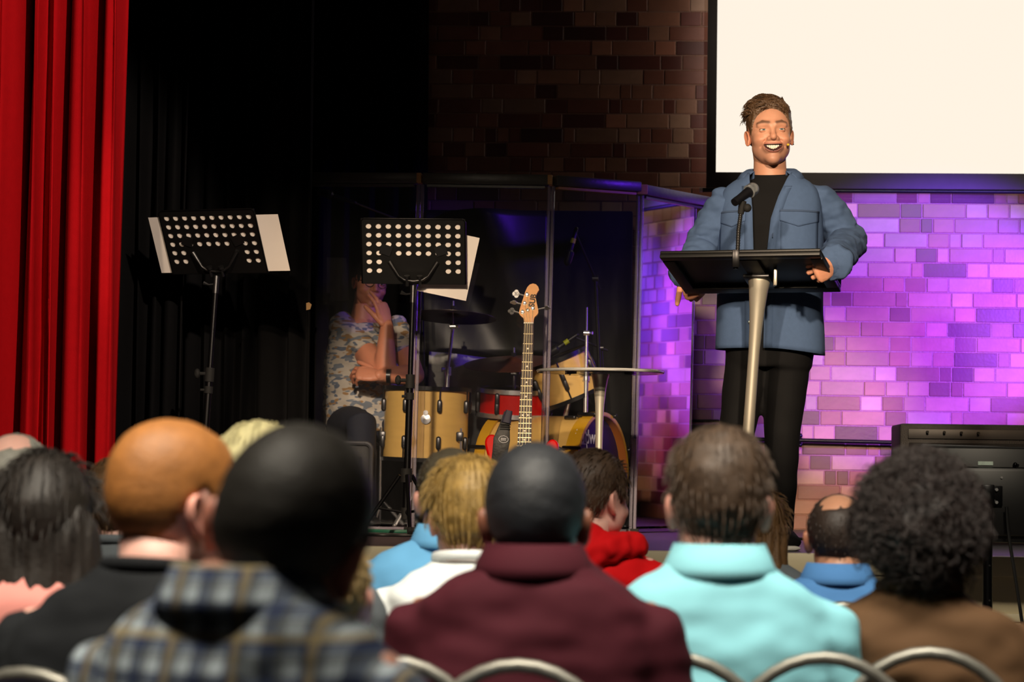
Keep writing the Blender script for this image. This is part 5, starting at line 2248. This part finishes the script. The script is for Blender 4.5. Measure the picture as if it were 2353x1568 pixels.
def shirt_pattern(name, base, cols, scale=26.0):
    """leafy print: thresholded noise in three inks"""
    m = mat(name, base, 0.85, var=0.08, spec=0.2)
    nt = m.node_tree
    bs = nt.nodes['Principled BSDF']
    prev = [l for l in nt.links if l.to_socket == bs.inputs['Base Color']][0].from_socket
    tc = nt.nodes.new('ShaderNodeTexCoord')
    for i, c in enumerate(cols):
        mp = nt.nodes.new('ShaderNodeMapping')
        mp.inputs['Location'].default_value = (i * 3.1, i * 1.7, i)
        mp.inputs['Rotation'].default_value = (i * .9, .5, i * .6)
        mp.inputs['Scale'].default_value = (1, 1, 2.4)
        nt.links.new(tc.outputs['Object'], mp.inputs[0])
        n = nt.nodes.new('ShaderNodeTexNoise')
        n.inputs['Scale'].default_value = scale
        n.inputs['Detail'].default_value = 1
        nt.links.new(mp.outputs[0], n.inputs[0])
        rp = nt.nodes.new('ShaderNodeValToRGB')
        rp.color_ramp.elements[0].position = .57
        rp.color_ramp.elements[1].position = .61
        nt.links.new(n.outputs[0], rp.inputs[0])
        mx = nt.nodes.new('ShaderNodeMix')
        mx.data_type = 'RGBA'
        mx.inputs[7].default_value = lin(c)
        nt.links.new(rp.outputs[0], mx.inputs[0])
        nt.links.new(prev, mx.inputs[6])
        prev = mx.outputs[2]
    nt.links.new(prev, bs.inputs['Base Color'])
    return m


shirt_pattern('leaf_print', '#c9c0b4', ('#6a7486', '#a8855e', '#7c8490'), 17.0)
SKIN2 = (.66, .26, .15)
DYW = Matrix.Rotation(R(28), 4, 'Z')
hv, hfc, hc = make_head(90, 110, False, SKIN2, .35, True)
chn = Dp(850, 708, DRY - .03)
MD2 = Matrix.Translation(chn) @ Matrix.Rotation(R(24), 4, 'Z') @ Matrix.Rotation(R(7), 4, 'Y') @ Matrix.Rotation(R(6), 4, 'X') @ Matrix.Scale(1.02, 4) @ Matrix.Translation(-Vector((0, -.06, 0)))
parts = [(xf(hv, MD2), hfc, hc)]
s1, e1, w1 = Dp(790, 752, DRY - .02), Dp(884, 862, DRY - .25), Dp(889, 748, DRY - .24)
s2, e2, w2 = Dp(908, 758, DRY - .06), Dp(952, 862, DRY - .20), Dp(872, 864, DRY - .33)
bx, bz0 = Dp(835, 930), Dp(835, 935).z
b = MB()
rg_ = [(.44, .17, .13), (.55, .18, .14), (.70, .18, .14), (.85, .185, .125), (.93, .165, .105), (.98, .12, .085), (1.02, .072, .066), (1.10, .06, .06)]
loft(b, [ring(z, w, d, .0, 0, 28) for z, w, d in rg_], DYW)
b.tube([s1, s1.lerp(e1, .5), e1], [.062, .062, .054], 16, rnd=True)
b.tube([e1, e1.lerp(w1, .35), w1], [.053, .052, .032], 16, rnd=True)
b.tube([s2, s2.lerp(e2, .5), e2], [.060, .058, .050], 16, rnd=True)
b.tube([e2, e2.lerp(w2, .35), w2], [.050, .049, .031], 16, rnd=True)
for sx in (-.10, .11):
    h0 = DYW @ Vector((sx, 0, .50))
    k0 = DYW @ Vector((sx * 1.6, -.40, .50))
    a0 = DYW @ Vector((sx * 1.5, -.40, .09))
    b.tube([h0, h0.lerp(k0, .5), k0, k0.lerp(a0, .5), a0], [.085, .075, .06, .052, .036], 16, rnd=True)
v, f, n = remesh(b, .007, 4)
parts.append((v, f, SKIN2))
b = MB()
hand(b, w1, (-.30, -.02, 1), (.75, -.62, .2), -1, ((10, 16, 12), (10, 18, 12), (26, 45, 30), (34, 50, 30)), 3, (.9, .3, -.4), 12, 1.14)
v, f, n = remesh(b, .0026, 2)
parts.append((v, f, SKIN2))
b = MB()
hand(b, w2, (-1, -.05, .12), (.05, -.75, .65), 1, ((20, 45, 25), (24, 50, 25), (26, 52, 25), (28, 52, 25)), 6, (.7, .5, .1), 12, 1.12)
v, f, n = remesh(b, .0026, 2)
parts.append((v, f, SKIN2))
drm = person_obj('man in a leaf-print shirt seated behind the drums with his hand at his mouth', db, 0, parts)
V2, kf, D, th = make_hair('short', 50, 70, 9.0, .012, .004, .006, .003, 50)
mat('hair_dark', '#1c1511', 0.55, var=0.3, vscale=60, bump=0.4, bscale=140)
obj_from('hair', mesh_from('hair', xf(V2, MD2), kf, 'hair_dark', None, 0), drm, 'short dark hair')
for s in (-1, 1):
    b = MB()
    cen = Vector((s * .032, -.0748, .122))
    b.ball(cen, .0124, 14, 10, MD2)
    ey = b.build('eye', 'eye_white', drm)
    b = MB()
    b.lathe([(.0058, 0), (.004, .0012), (0, .0016)], 14, MD2 @ axis_m(cen + Vector((0, -.0116, 0)), (0.2, -1, 0)))
    b.build('iris', 'ink', ey)
b = MB()
for s in (-1, 1):
    pts = [Vector((s * .032 + .021 * math.cos(a), -.098 + .006 * abs(math.cos(a)) * (1 if s * math.cos(a) > 0 else 0), .119 + .017 * math.sin(a))) for a in [2 * math.pi * k / 20 for k in range(21)]]
    b.tube(pts, .0016, 6, M=MD2)
    b.tube([(s * .053, -.090, .124), (s * .070, -.05, .126), (s * .078, .005, .124)], .0016, 6, M=MD2)
b.tube([(-.011, -.099, .122), (0, -.103, .125), (.011, -.099, .122)], .0016, 6, M=MD2)
b.build('glasses', 'drum_black', drm, label='round dark-framed glasses')
b = MB()
rg_ = [(.47, .19, .15), (.55, .20, .158), (.70, .198, .155), (.85, .20, .138), (.93, .178, .118), (.98, .13, .096), (1.005, .095, .085)]
loft(b, [ring(z, w, d, .0, 0, 32) for z, w, d in rg_], DYW)
for s_, e_ in ((s1, e1), (s2, e2)):
    b.tube([s_ - (e_ - s_) * .12, s_.lerp(e_, .15), s_.lerp(e_, .55)], [.068, .072, .070], 20)
v, f, n = remesh(b, .008, 5)
v = wrinkle(v, n, .010, (12, 12, 26), 4.4)
obj_from('shirt', mesh_from('shirt', v, f, 'leaf_print', None, 0), drm, 'short-sleeved pale shirt with a leaf print')
b = MB()
b.tube([w2 + Vector((.035, 0, 0)), w2 + Vector((.055, 0, 0))], .034, 18)
b.build('wrist_watch', 'drum_black', drm)
mat('navy_denim', '#151a2b', 0.8, var=0.2)
b = MB()
loft(b, [ring(z, w, d, 0, 0, 28) for z, w, d in ((.42, .165, .13), (.50, .185, .15), (.58, .185, .15))], DYW)
for sx in (-.10, .11):
    h0 = DYW @ Vector((sx, 0, .50))
    k0 = DYW @ Vector((sx * 1.6, -.40, .50))
    a0 = DYW @ Vector((sx * 1.5, -.40, .09))
    b.tube([h0, h0.lerp(k0, .5), k0, k0.lerp(a0, .5), a0], [.098, .088, .074, .066, .056], 18, rnd=True)
v, f, n = remesh(b, .010, 4)
obj_from('trousers', mesh_from('trousers', v, f, 'navy_denim', None, 0), drm, 'dark jeans')
for sx in (-.10, .11):
    b = MB()
    a0 = DYW @ Vector((sx * 1.5, -.40, 0))
    q = DYW @ Vector((0, -1, 0))
    b.tube([a0 - q * .05 + Vector((0, 0, .045)), a0 + q * .06 + Vector((0, 0, .04)), a0 + q * .15 + Vector((0, 0, .03))], [(.04, .04), (.038, .045), (.028, .04)], 16, up=(0, 0, 1), rnd=True)
    b.build('shoe', 'drum_black', drm)
ds = thing('drum_stool', 'round black drum stool under the seated drummer', 'stool', (db.x, db.y + .02, STAGE))
b = MB()
b.lathe([(0, .36), (.15, .36), (.165, .375), (.165, .405), (.15, .42), (0, .425)], 32)
b.build('seat', 'black_felt', ds)
b = MB()
b.cyl((0, 0, .12), (0, 0, .37), .014, 12)
b.build('post', 'chrome', ds)
for a in (30, 150, 270):
    d = Vector((math.cos(R(a)), math.sin(R(a)), 0))
    b = MB()
    b.cyl((0, 0, .24), d * .22 + Vector((0, 0, .01)), .009, 8)
    b.build('leg', 'chrome', ds)

# ================================================================== audience
mat('chair_tube', '#7d7b73', 0.45, 0.7, var=0.05)
mat('chair_pad', '#26282b', 0.8, var=0.2, vscale=40)
mat('chair_pad_blue', '#0b1f8c', 0.75, var=0.15, vscale=30)


def make_chair(pad='chair_pad'):
    t = bpy.data.objects.new('stacking_chair', None)
    COL.objects.link(t)
    b = MB()
    a_, bb, zc = .195, .26, .67
    pts = [Vector((-a_, .20, 0.015)), Vector((-a_, .19, .45)), Vector((-a_, .205, zc))]
    for k in range(1, 20):
        an = math.pi * (1 - k / 20)
        pts.append(Vector((a_ * math.cos(an), .205 + .03 * math.sin(an), zc + bb * math.sin(an))))
    pts += [Vector((a_, .205, zc)), Vector((a_, .19, .45)), Vector((a_, .20, .015))]
    b.tube(pts, .0115, 12)
    b.build('back_frame', 'chair_tube', t)
    b = MB()
    sh_ = []
    for k in range(21):
        an = math.pi * (1 - k / 20)
        sh_.append(((a_ - .02) * math.cos(an), zc + (bb - .07) * math.sin(an) - .02))
    sh_ += [(a_ - .02, .58), (-a_ + .02, .58)]
    Mp = Matrix.Translation((0, .215, 0)) @ Matrix(((1, 0, 0, 0), (0, 0, -1, 0), (0, 1, 0, 0), (0, 0, 0, 1)))
    b.prism(sh_, -.018, .018, Mp)
    o_ = b.build('back_pad', pad, t)
    bv_ = o_.modifiers.new('b', 'BEVEL')
    bv_.width = .008
    bv_.segments = 2
    b = MB()
    b.box((.41, .42, .045), (0, 0, .435), ch=.015)
    b.build('seat_pad', pad, t)
    for s in (-1, 1):
        b = MB()
        b.tube([(s * a_, .19, .42), (s * a_, -.17, .42), (s * a_, -.20, .40), (s * (a_ + .01), -.225, .012)], .0115, 10)
        b.build('front_leg', 'chair_tube', t)
    b = MB()
    b.cyl((-a_, .16, .30), (a_, .16, .30), .008, 8)
    b.build('stretcher', 'chair_tube', t)
    return t


_proto = {}
CHAIR_GROUP = 'round-backed steel chairs of the audience'


def chair(label, x, y, rz=0.0, pad='chair_pad', top=.93):
    if pad not in _proto:
        c = _proto[pad] = make_chair(pad)
    else:
        c = copy_tree(_proto[pad])
    c.location = (x, y, 0)
    c.rotation_euler = (0, 0, math.pi + rz)
    return tag(c, label, 'chair', CHAIR_GROUP)


def plaid(name):
    m = mat(name, '#b4c1ca', 0.85, var=0.05, spec=0.2)
    nt = m.node_tree
    bs = nt.nodes['Principled BSDF']
    prev = [l for l in nt.links if l.to_socket == bs.inputs['Base Color']][0].from_socket
    tc = nt.nodes.new('ShaderNodeTexCoord')
    sp = nt.nodes.new('ShaderNodeSeparateXYZ')
    nt.links.new(tc.outputs['Object'], sp.inputs[0])
    for axis, freq, thr, col, ph, amt in (('X', 50.0, .30, '#14234a', 0, .75), ('Z', 50.0, .30, '#14234a', .5, .75), ('X', 50.0, .80, '#2b2a2a', 1.9, .55), ('Z', 50.0, .80, '#2b2a2a', 2.6, .55),
                                      ('X', 25.0, .93, '#9a8a62', 1.0, .6), ('Z', 25.0, .93, '#9a8a62', .3, .6)):
        mt = nt.nodes.new('ShaderNodeMath')
        mt.operation = 'MULTIPLY_ADD'
        mt.inputs[1].default_value = freq * 2 * math.pi / 2
        mt.inputs[2].default_value = ph
        nt.links.new(sp.outputs[axis], mt.inputs[0])
        sn = nt.nodes.new('ShaderNodeMath')
        sn.operation = 'SINE'
        nt.links.new(mt.outputs[0], sn.inputs[0])
        gt = nt.nodes.new('ShaderNodeMath')
        gt.operation = 'GREATER_THAN'
        gt.inputs[1].default_value = thr
        nt.links.new(sn.outputs[0], gt.inputs[0])
        fa = nt.nodes.new('ShaderNodeMath')
        fa.operation = 'MULTIPLY'
        fa.inputs[1].default_value = amt
        nt.links.new(gt.outputs[0], fa.inputs[0])
        mx = nt.nodes.new('ShaderNodeMix')
        mx.data_type = 'RGBA'
        mx.inputs[7].default_value = lin(col)
        nt.links.new(fa.outputs[0], mx.inputs[0])
        nt.links.new(prev, mx.inputs[6])
        prev = mx.outputs[2]
    nt.links.new(prev, bs.inputs['Base Color'])


plaid('plaid_cloth')


def cloth(name, col):
    return mat(name, col, 0.85, var=0.07, vscale=14, bump=0.12, bscale=300, spec=0.2)


def audience(label, px, top, d, shirt, hair, skin=(.60, .33, .24), yaw=0.0, hyaw=0.0, tilt=0.0, pitch=0.0, style='short', hk=None, collar='crew', sw=1.0,
             sleeve='short', hs=1.0, extra=None, n_str=350, str_len=.02, wr=.010, bx=0.0, short='', nk=1.035, pad='chair_pad', shirt_label=None, hair_label=None, seat=True, slen=None):
    hk = dict(hk or {})
    hair_top = hk.get('top', .012)
    T = P(px, top, d)
    H = T.z - hair_top * .9
    base = Vector((T.x + bx, T.y, 0))
    rz = math.pi + R(yaw)
    sc_ = .985 * hs
    RM = Matrix.Rotation(R(hyaw), 4, 'Z') @ Matrix.Rotation(R(tilt), 4, 'Y') @ Matrix.Rotation(R(pitch), 4, 'X')
    cr = RM @ Vector((0, -.01, .235)) * sc_           # crown relative to the neck pivot
    k = H / (nk + cr.z)
    K = Matrix.Scale(k, 4)
    dl = Matrix.Rotation(-rz, 3, 'Z') @ Vector((-bx, 0, 0)) / k
    MHh = K @ Matrix.Translation((dl.x - cr.x, .04, nk)) @ RM @ Matrix.Scale(sc_, 4) @ Matrix.Translation((0, -.03, 0))
    piv = dl.x - cr.x
    ln_ = lambda z: piv * min(1.0, max(0.0, (z - .45) / .55))
    hv_, hf_, hc_ = make_head(56, 72, False, skin, .2, False, .62, 1.12)
    parts_ = [(xf(hv_, MHh), hf_, hc_)]
    shs = [Vector((s * .178 * sw + ln_(.975), .015, .968)) for s in (-1, 1)]
    els = [Vector((s * (.178 * sw + .035) + ln_(.72), -.015, .715)) for s in (-1, 1)]
    wrs = [Vector((s * .10, -.27, .60)) for s in (-1, 1)]
    b = MB()
    TRr = [(.43, .155, .105), (.60, .145, .10), (.80, .150 * sw, .10), (.90, .150 * sw, .095), (.96, .12 * sw, .08), (1.0, .085 * sw, .068), (1.04, .062, .060), (1.09, .056, .058)]
    loft(b, [ring(z, w, dd, ln_(z), .03, 26) for z, w, dd in TRr], K)
    for s_, e_, w_ in zip(shs, els, wrs):
        b.tube([K @ s_, K @ s_.lerp(e_, .5), K @ e_, K @ e_.lerp(w_, .4), K @ w_], [.030, .042, .040, .039, .028], 14, rnd=True)
    for sx in (-.095, .095):
        b.tube([K @ Vector((sx, 0, .50)), K @ Vector((sx * 1.3, -.22, .52)), K @ Vector((sx * 1.5, -.42, .51)), K @ Vector((sx * 1.5, -.42, .30)), K @ Vector((sx * 1.5, -.40, .09))],
               [.085, .078, .06, .054, .036], 14, rnd=True)
    v, f, n = remesh(b, .011, 4)
    parts_.append((v, f, skin))
    for s_, w_ in zip((-1, 1), wrs):
        b = MB()
        hand(b, K @ w_, (-s_ * .35, -.8, -.25), (s_ * .2, -.3, .95), -s_, ((18, 30, 20),) * 4, 8)
        v, f, n = remesh(b, .005, 1)
        parts_.append((v, f, skin))
    o = person_obj(label, base, rz, parts_)
    # hair
    mat(hair[0], hair[1], 0.6, var=0.35, vscale=45, bump=0.2, bscale=160)
    V2, kf, D, th = make_hair(style, 60, 84, px * .01, **hk)
    ho = obj_from('hair', mesh_from('hair', xf(V2, MHh), kf, hair[0], None, 0), o, hair_label)
    if n_str:
        bs_ = strands(V2, D, th, n_str, str_len, .0016 if style != 'afro' else .0011, .0 if style not in ('afro', 'curly') else .006, int(px), None if style != 'afro' else (lambda p, rg: Vector(rg.normal(0, 1, 3))), .35 if style != 'afro' else .9)
        lo = obj_from('hair_locks', mesh_from('hair_locks', xf(np.array(bs_.v), MHh), bs_.f, hair[0], None, 0), ho)
        lo['kind'] = 'stuff'
    if slen:                                      # long hair falling over the back of the neck
        b = MB()
        zt, zb, wd = slen
        loft(b, [ring(z, w, dd, 0, yy_, 30, 2.2) for z, w, dd, yy_ in ((.195, .055, .05, .045), (.16, .082, .075, .035), (.10, wd * .95, .07, .045), (.03, wd, .062, .052), (-.05, wd * 1.02, .056, .060), (zb * .6, wd * .98, .05, .066), (zb, wd * .7, .03, .07))])
        v, f, n = remesh(b, .008, 4)
        v = wrinkle(v, n, .012, (60, 40, 9), px * .1)
        obj_from('long_hair', mesh_from('long_hair', xf(v, MHh), f, hair[0], None, 0), ho)
    # shirt
    b = MB()
    SR = [(.46, .185, .135), (.60, .178, .132), (.74, .182 * sw, .132), (.86, .19 * sw, .13), (.93, .192 * sw, .125), (.985, .178 * sw, .112), (1.02, .145 * sw, .098), (1.045, .102, .088), (1.066, .079, .079)]
    loft(b, [ring(z, w, dd, ln_(z), .032, 34) for z, w, dd in SR], K)
    for s_, e_, w_ in zip(shs, els, wrs):
        st_ = s_ + Vector((-(s_.x - ln_(.975)) * .35, 0, -.004))
        if sleeve == 'short':
            pts_, rd_ = [st_, s_.lerp(e_, .1), s_.lerp(e_, .5), s_.lerp(e_, .92)], [.052, .066, .069, .066]
        else:
            pts_, rd_ = [st_, s_.lerp(e_, .1), s_.lerp(e_, .5), e_, e_.lerp(w_, .5), e_.lerp(w_, .93)], [.052, .066, .068, .060, .052, .042]
        b.tube([K @ q for q in pts_], rd_, 20)
    v, f, n = remesh(b, .0095, 14, .6)
    v = wrinkle(v, n, wr, (7, 7, 15), px * .013)
    v = wrinkle(v, n, wr * .5, (17, 17, 30), px * .017)
    so = obj_from('shirt', mesh_from('shirt', v, f, shirt, None, 0), o, shirt_label)
    b = MB()
    if collar == 'crew':
        pts_ = [Vector((piv + .080 * math.sin(a), .035 - .079 * math.cos(a), 1.063 - .010 * math.cos(a))) for a in [2 * math.pi * q / 28 for q in range(29)]]
        b.tube([K @ q for q in pts_], [(.011, .006)] * 29, 8, up=(0, 0, 1))
    elif collar in ('polo', 'shirt'):
        hgt = .034 if collar == 'polo' else .030
        rows = []
        for q in range(33):
            a = R(25) + R(310) * q / 32
            sn_, cs_ = math.sin(a), -math.cos(a)
            lowf = .02 * max(0, -cs_)
            rows.append([Vector((.076 * sn_, .036 + .076 * cs_, 1.055)), Vector((.076 * sn_, .036 + .077 * cs_, 1.058 + hgt - lowf)), Vector((.081 * sn_, .036 + .082 * cs_, 1.058 + hgt - lowf)),
                         Vector((.098 * sn_, .036 + .098 * cs_, 1.052 - lowf)), Vector((.103 * sn_, .036 + .104 * cs_, 1.034 - lowf))])
        vs_ = [K @ (p + Vector((piv, 0, 0))) for r_ in rows for p in r_]
        fs_ = []
        for q in range(32):
            for j in range(4):
                fs_.append((q * 5 + j, q * 5 + j + 1, (q + 1) * 5 + j + 1, (q + 1) * 5 + j))
        b.add(vs_, fs_)
    elif collar == 'hood':
        bb_ = MB()
        bb_.tube([K @ Vector((x_, y_, z_)) for x_, y_, z_ in ((-.12, -.05, 1.02), (-.125, .06, 1.03), (-.07, .13, 1.02), (0, .155, 1.0), (.07, .13, 1.02), (.125, .06, 1.03), (.12, -.05, 1.02))], [.03, .04, .048, .055, .048, .04, .03], 16, rnd=True)
        bb_.tube([K @ Vector((0, .13, 1.03)), K @ Vector((0, .17, .92))], [.07, .045], 16, rnd=True)
        v, f, n = remesh(bb_, .008, 4)
        v = wrinkle(v, n, .010, (30, 30, 30), 2)
        b.v, b.f = [tuple(q) for q in v], f
    co_ = b.build('hood' if collar == 'hood' else 'collar', shirt, so, 0)
    co_.data.shade_smooth()
    if collar in ('polo', 'shirt'):
        co_.modifiers.new('t', 'SOLIDIFY').thickness = .004
    b = MB()
    loft(b, [ring(z, w, dd, 0, .01, 24) for z, w, dd in ((.42, .165, .12), (.52, .182, .132), (.60, .175, .125))], K)
    for sx in (-.095, .095):
        b.tube([K @ Vector((sx, 0, .50)), K @ Vector((sx * 1.3, -.22, .52)), K @ Vector((sx * 1.5, -.42, .51)), K @ Vector((sx * 1.5, -.42, .30)), K @ Vector((sx * 1.5, -.40, .10))],
               [.092, .088, .072, .064, .054], 14, rnd=True)
    v, f, n = remesh(b, .012, 3)
    obj_from('trousers', mesh_from('trousers', v, f, 'navy_denim', None, 0), o)
    for sx in (-.14, .14):
        b = MB()
        b.tube([K @ Vector((sx, -.36, .045)), K @ Vector((sx, -.46, .045)), K @ Vector((sx, -.56, .035))], [(.035, .04), (.038, .045), (.028, .04)], 12, up=(0, 0, 1), rnd=True)
        b.build('shoe', 'drum_black', o)
    if seat:
        off = Matrix.Rotation(rz, 3, 'Z') @ Vector((0, .0, 0))
        chair(('blue-padded' if 'blue' in pad else 'round-backed') + ' steel chair under the ' + short, base.x + off.x, base.y + off.y, R(yaw), pad)
    return o


cloth('cloth_maroon', '#3a0b17')
cloth('cloth_teal', '#7db9c4')
cloth('cloth_brown', '#4f3823')
cloth('cloth_black', '#15171a')
cloth('cloth_sky', '#6fb2e0')
cloth('cloth_blue', '#78aee0')
cloth('cloth_white', '#dfe3e2')
cloth('cloth_red', '#c3060c')
cloth('cloth_pink', '#d98d84')
cloth('cloth_aqua', '#59b7cc')
cloth('cloth_denim', '#4a7ab0')
cloth('cloth_grey', '#5a5f63')

PALE = (.66, .37, .30)
TAN = (.46, .22, .13)
DARK = (.22, .10, .06)
audience('man in a maroon shirt with cropped black hair seated in the middle', 1236, 1018, 4.2, 'cloth_maroon', ('hair_black', '#15171c'), DARK, style='short',
         hk=dict(top=.012, side=.007, back=.008, rough=.002, freq=60, line_shift=-.006), collar='shirt', sw=1.05, sleeve='long', n_str=0, yaw=-3, hyaw=3, hs=1.03,
         short='man in the maroon shirt', nk=1.005)
audience('man in a pale turquoise polo shirt with brown hair seated before the lectern', 1650, 985, 4.45, 'cloth_teal', ('hair_midbrown', '#3d2c1d'), PALE, style='short',
         hk=dict(top=.022, side=.008, back=.008, rough=.005, freq=40), collar='polo', n_str=700, str_len=.028, yaw=6, hyaw=-2, hs=1.04, sw=1.04, seat=False)
audience('person with a big dark curly afro and brown top by the screen on the pole', 2110, 1058, 4.6, 'cloth_brown', ('hair_afro', '#1d100b'), DARK, style='afro',
         hk=dict(top=.048, side=.045, back=.048, rough=.012, freq=34, line_shift=-.02), sw=1.16, n_str=6000, str_len=.035, wr=.014, hs=.98, short='person with the curly afro')
audience('man in a blue and grey plaid shirt with dark cropped hair, nearest the camera', 772, 985, 2.9, 'plaid_cloth', ('hair_crop', '#211d18'), (.55, .26, .19), style='short',
         hk=dict(top=.010, side=.006, back=.006, rough=.002, freq=60), collar='shirt', yaw=-18, hyaw=8, tilt=-17, pitch=8, sw=.93, sleeve='long', hs=1.06, n_str=0, wr=.012, bx=-.185,
         short='man in the plaid shirt', nk=1.0)
audience('man with short ginger hair in a black T-shirt', 425, 968, 3.9, 'cloth_black', ('hair_ginger', '#915c28'), (.72, .40, .33), style='short',
         hk=dict(top=.014, side=.004, back=.004, rough=.0008, freq=60), yaw=-14, hyaw=-34, pitch=4, sw=1.2, n_str=0, hs=1.06, bx=-.13, short='ginger-haired man', pad='chair_pad_blue')
audience('person with pale blond hair showing beside the head of the plaid shirt', 602, 972, 4.85, 'cloth_grey', ('hair_pale', '#a39a70'), (.70, .42, .33), style='short',
         hk=dict(top=.028, side=.022, back=.024, rough=.004, freq=40, line_shift=-.03), yaw=0, n_str=500, str_len=.03, short='pale blond person')
audience('small person in a light blue top just beyond the plaid shoulder', 742, 1200, 3.75, 'cloth_blue', ('hair_fair', '#8a7448'), PALE, style='short',
         hk=dict(top=.014, side=.010, back=.010, rough=.003, freq=50), n_str=300, str_len=.016, sw=1.0, seat=False)
audience('person with long dark hair in a pink top at the edge of the audience', 112, 1040, 4.7, 'cloth_pink', ('hair_darklong', '#1e1712'), PALE, style='short',
         hk=dict(top=.020, side=.018, back=.024, rough=.004, freq=30), slen=(.2, -.13, .122), n_str=500, str_len=.05, yaw=4, short='person with long dark hair')
audience('man with thinning grey hair furthest to the side by the red curtain', 42, 996, 5.6, 'cloth_grey', ('hair_grey', '#7f7d74'), PALE, style='short',
         hk=dict(top=.004, side=.006, back=.007, rough=.002, freq=50, bald=.045), n_str=400, str_len=.014, short='man with thinning grey hair')
audience('person with brown hair mostly hidden behind the ginger man', 280, 1050, 6.3, 'cloth_grey', ('hair_hazel', '#5d4226'), PALE, style='short',
         hk=dict(top=.020, side=.014, back=.016, rough=.004, freq=40), n_str=400, str_len=.03, short='half-hidden brown-haired person')
audience('man in a sky blue shirt with grey-brown hair behind the blond head', 1040, 1032, 6.15, 'cloth_sky', ('hair_ash', '#4b4232'), PALE, style='short',
         hk=dict(top=.012, side=.006, back=.007, rough=.003, freq=50), collar='polo', sw=1.2, n_str=300, str_len=.012, yaw=0, hyaw=8, sleeve='long', bx=-.07, short='man in the sky blue shirt')
audience('child with tousled dark blond hair in a white top beside the maroon shirt', 1082, 1050, 5.4, 'cloth_white', ('hair_blond', '#8d7038'), PALE, style='short',
         hk=dict(top=.024, side=.015, back=.015, rough=.006, freq=40), n_str=900, str_len=.04, yaw=3, hyaw=10, short='child in the white top')
audience('person in a red hooded top with brown hair turned to one side', 1364, 1036, 6.9, 'cloth_red', ('hair_umber', '#3d2a1a'), PALE, style='short',
         hk=dict(top=.026, side=.010, back=.010, rough=.005, freq=40), collar='hood', n_str=600, str_len=.03, yaw=-10, hyaw=-32, sw=.92, short='person in the red hooded top')
audience('person with long straight brown hair behind the turquoise polo shirt', 1738, 1118, 7.0, 'cloth_grey', ('hair_long', '#5b4023'), PALE, style='short',
         hk=dict(top=.016, side=.014, back=.018, rough=.003, freq=40), slen=(.2, -.17, .098), n_str=500, str_len=.05, short='person with long straight brown hair')
audience('balding dark-haired man in a blue shirt before the brick wall', 1925, 1134, 6.1, 'cloth_denim', ('hair_brownblack', '#2a1d15'), TAN, style='short',
         hk=dict(top=.004, side=.007, back=.007, rough=.002, freq=50, bald=.048), collar='shirt', n_str=350, str_len=.014, hyaw=-8, short='balding man')
audience('person in an aqua top whose shoulder shows behind the plaid shirt', 712, 1090, 5.7, 'cloth_aqua', ('hair_fawn', '#7a6440'), PALE, style='short',
         hk=dict(top=.016, side=.010, back=.012, rough=.004, freq=40), n_str=200, str_len=.03, sw=.9, short='person in the aqua top')

# chairs whose rounded backs show along the lower edge
p = P(895, 1520, 4.0)
chair('round-backed steel chair under the small person in light blue', p.x, p.y + .235)
p = P(1552, 1494, 4.15)
chair('round-backed steel chair under the man in the turquoise polo', p.x, p.y + .235)
p = P(1895, 1484, 4.2)
chair('empty round-backed steel chair between the turquoise polo and the brown top', p.x, p.y + .235)

# scrap of tape on the curtain edge
b = MB()
b.prism([(-.008, -.022), (.010, -.018), (.016, .004), (.004, .014), (-.009, .010)], -.0012, .0012, Matrix.Rotation(R(90), 4, 'X'))
cu_ = [q for q in COL.objects if q.name.startswith('side_curtain') and 'drum screen' in q['label']][0]
o = b.build('tape_scrap', mat('beige_tape', '#b08a5a', 0.7), cu_, 0, 'small beige scrap of tape')
o.location = W(708, 702, 10.945) - cu_.location
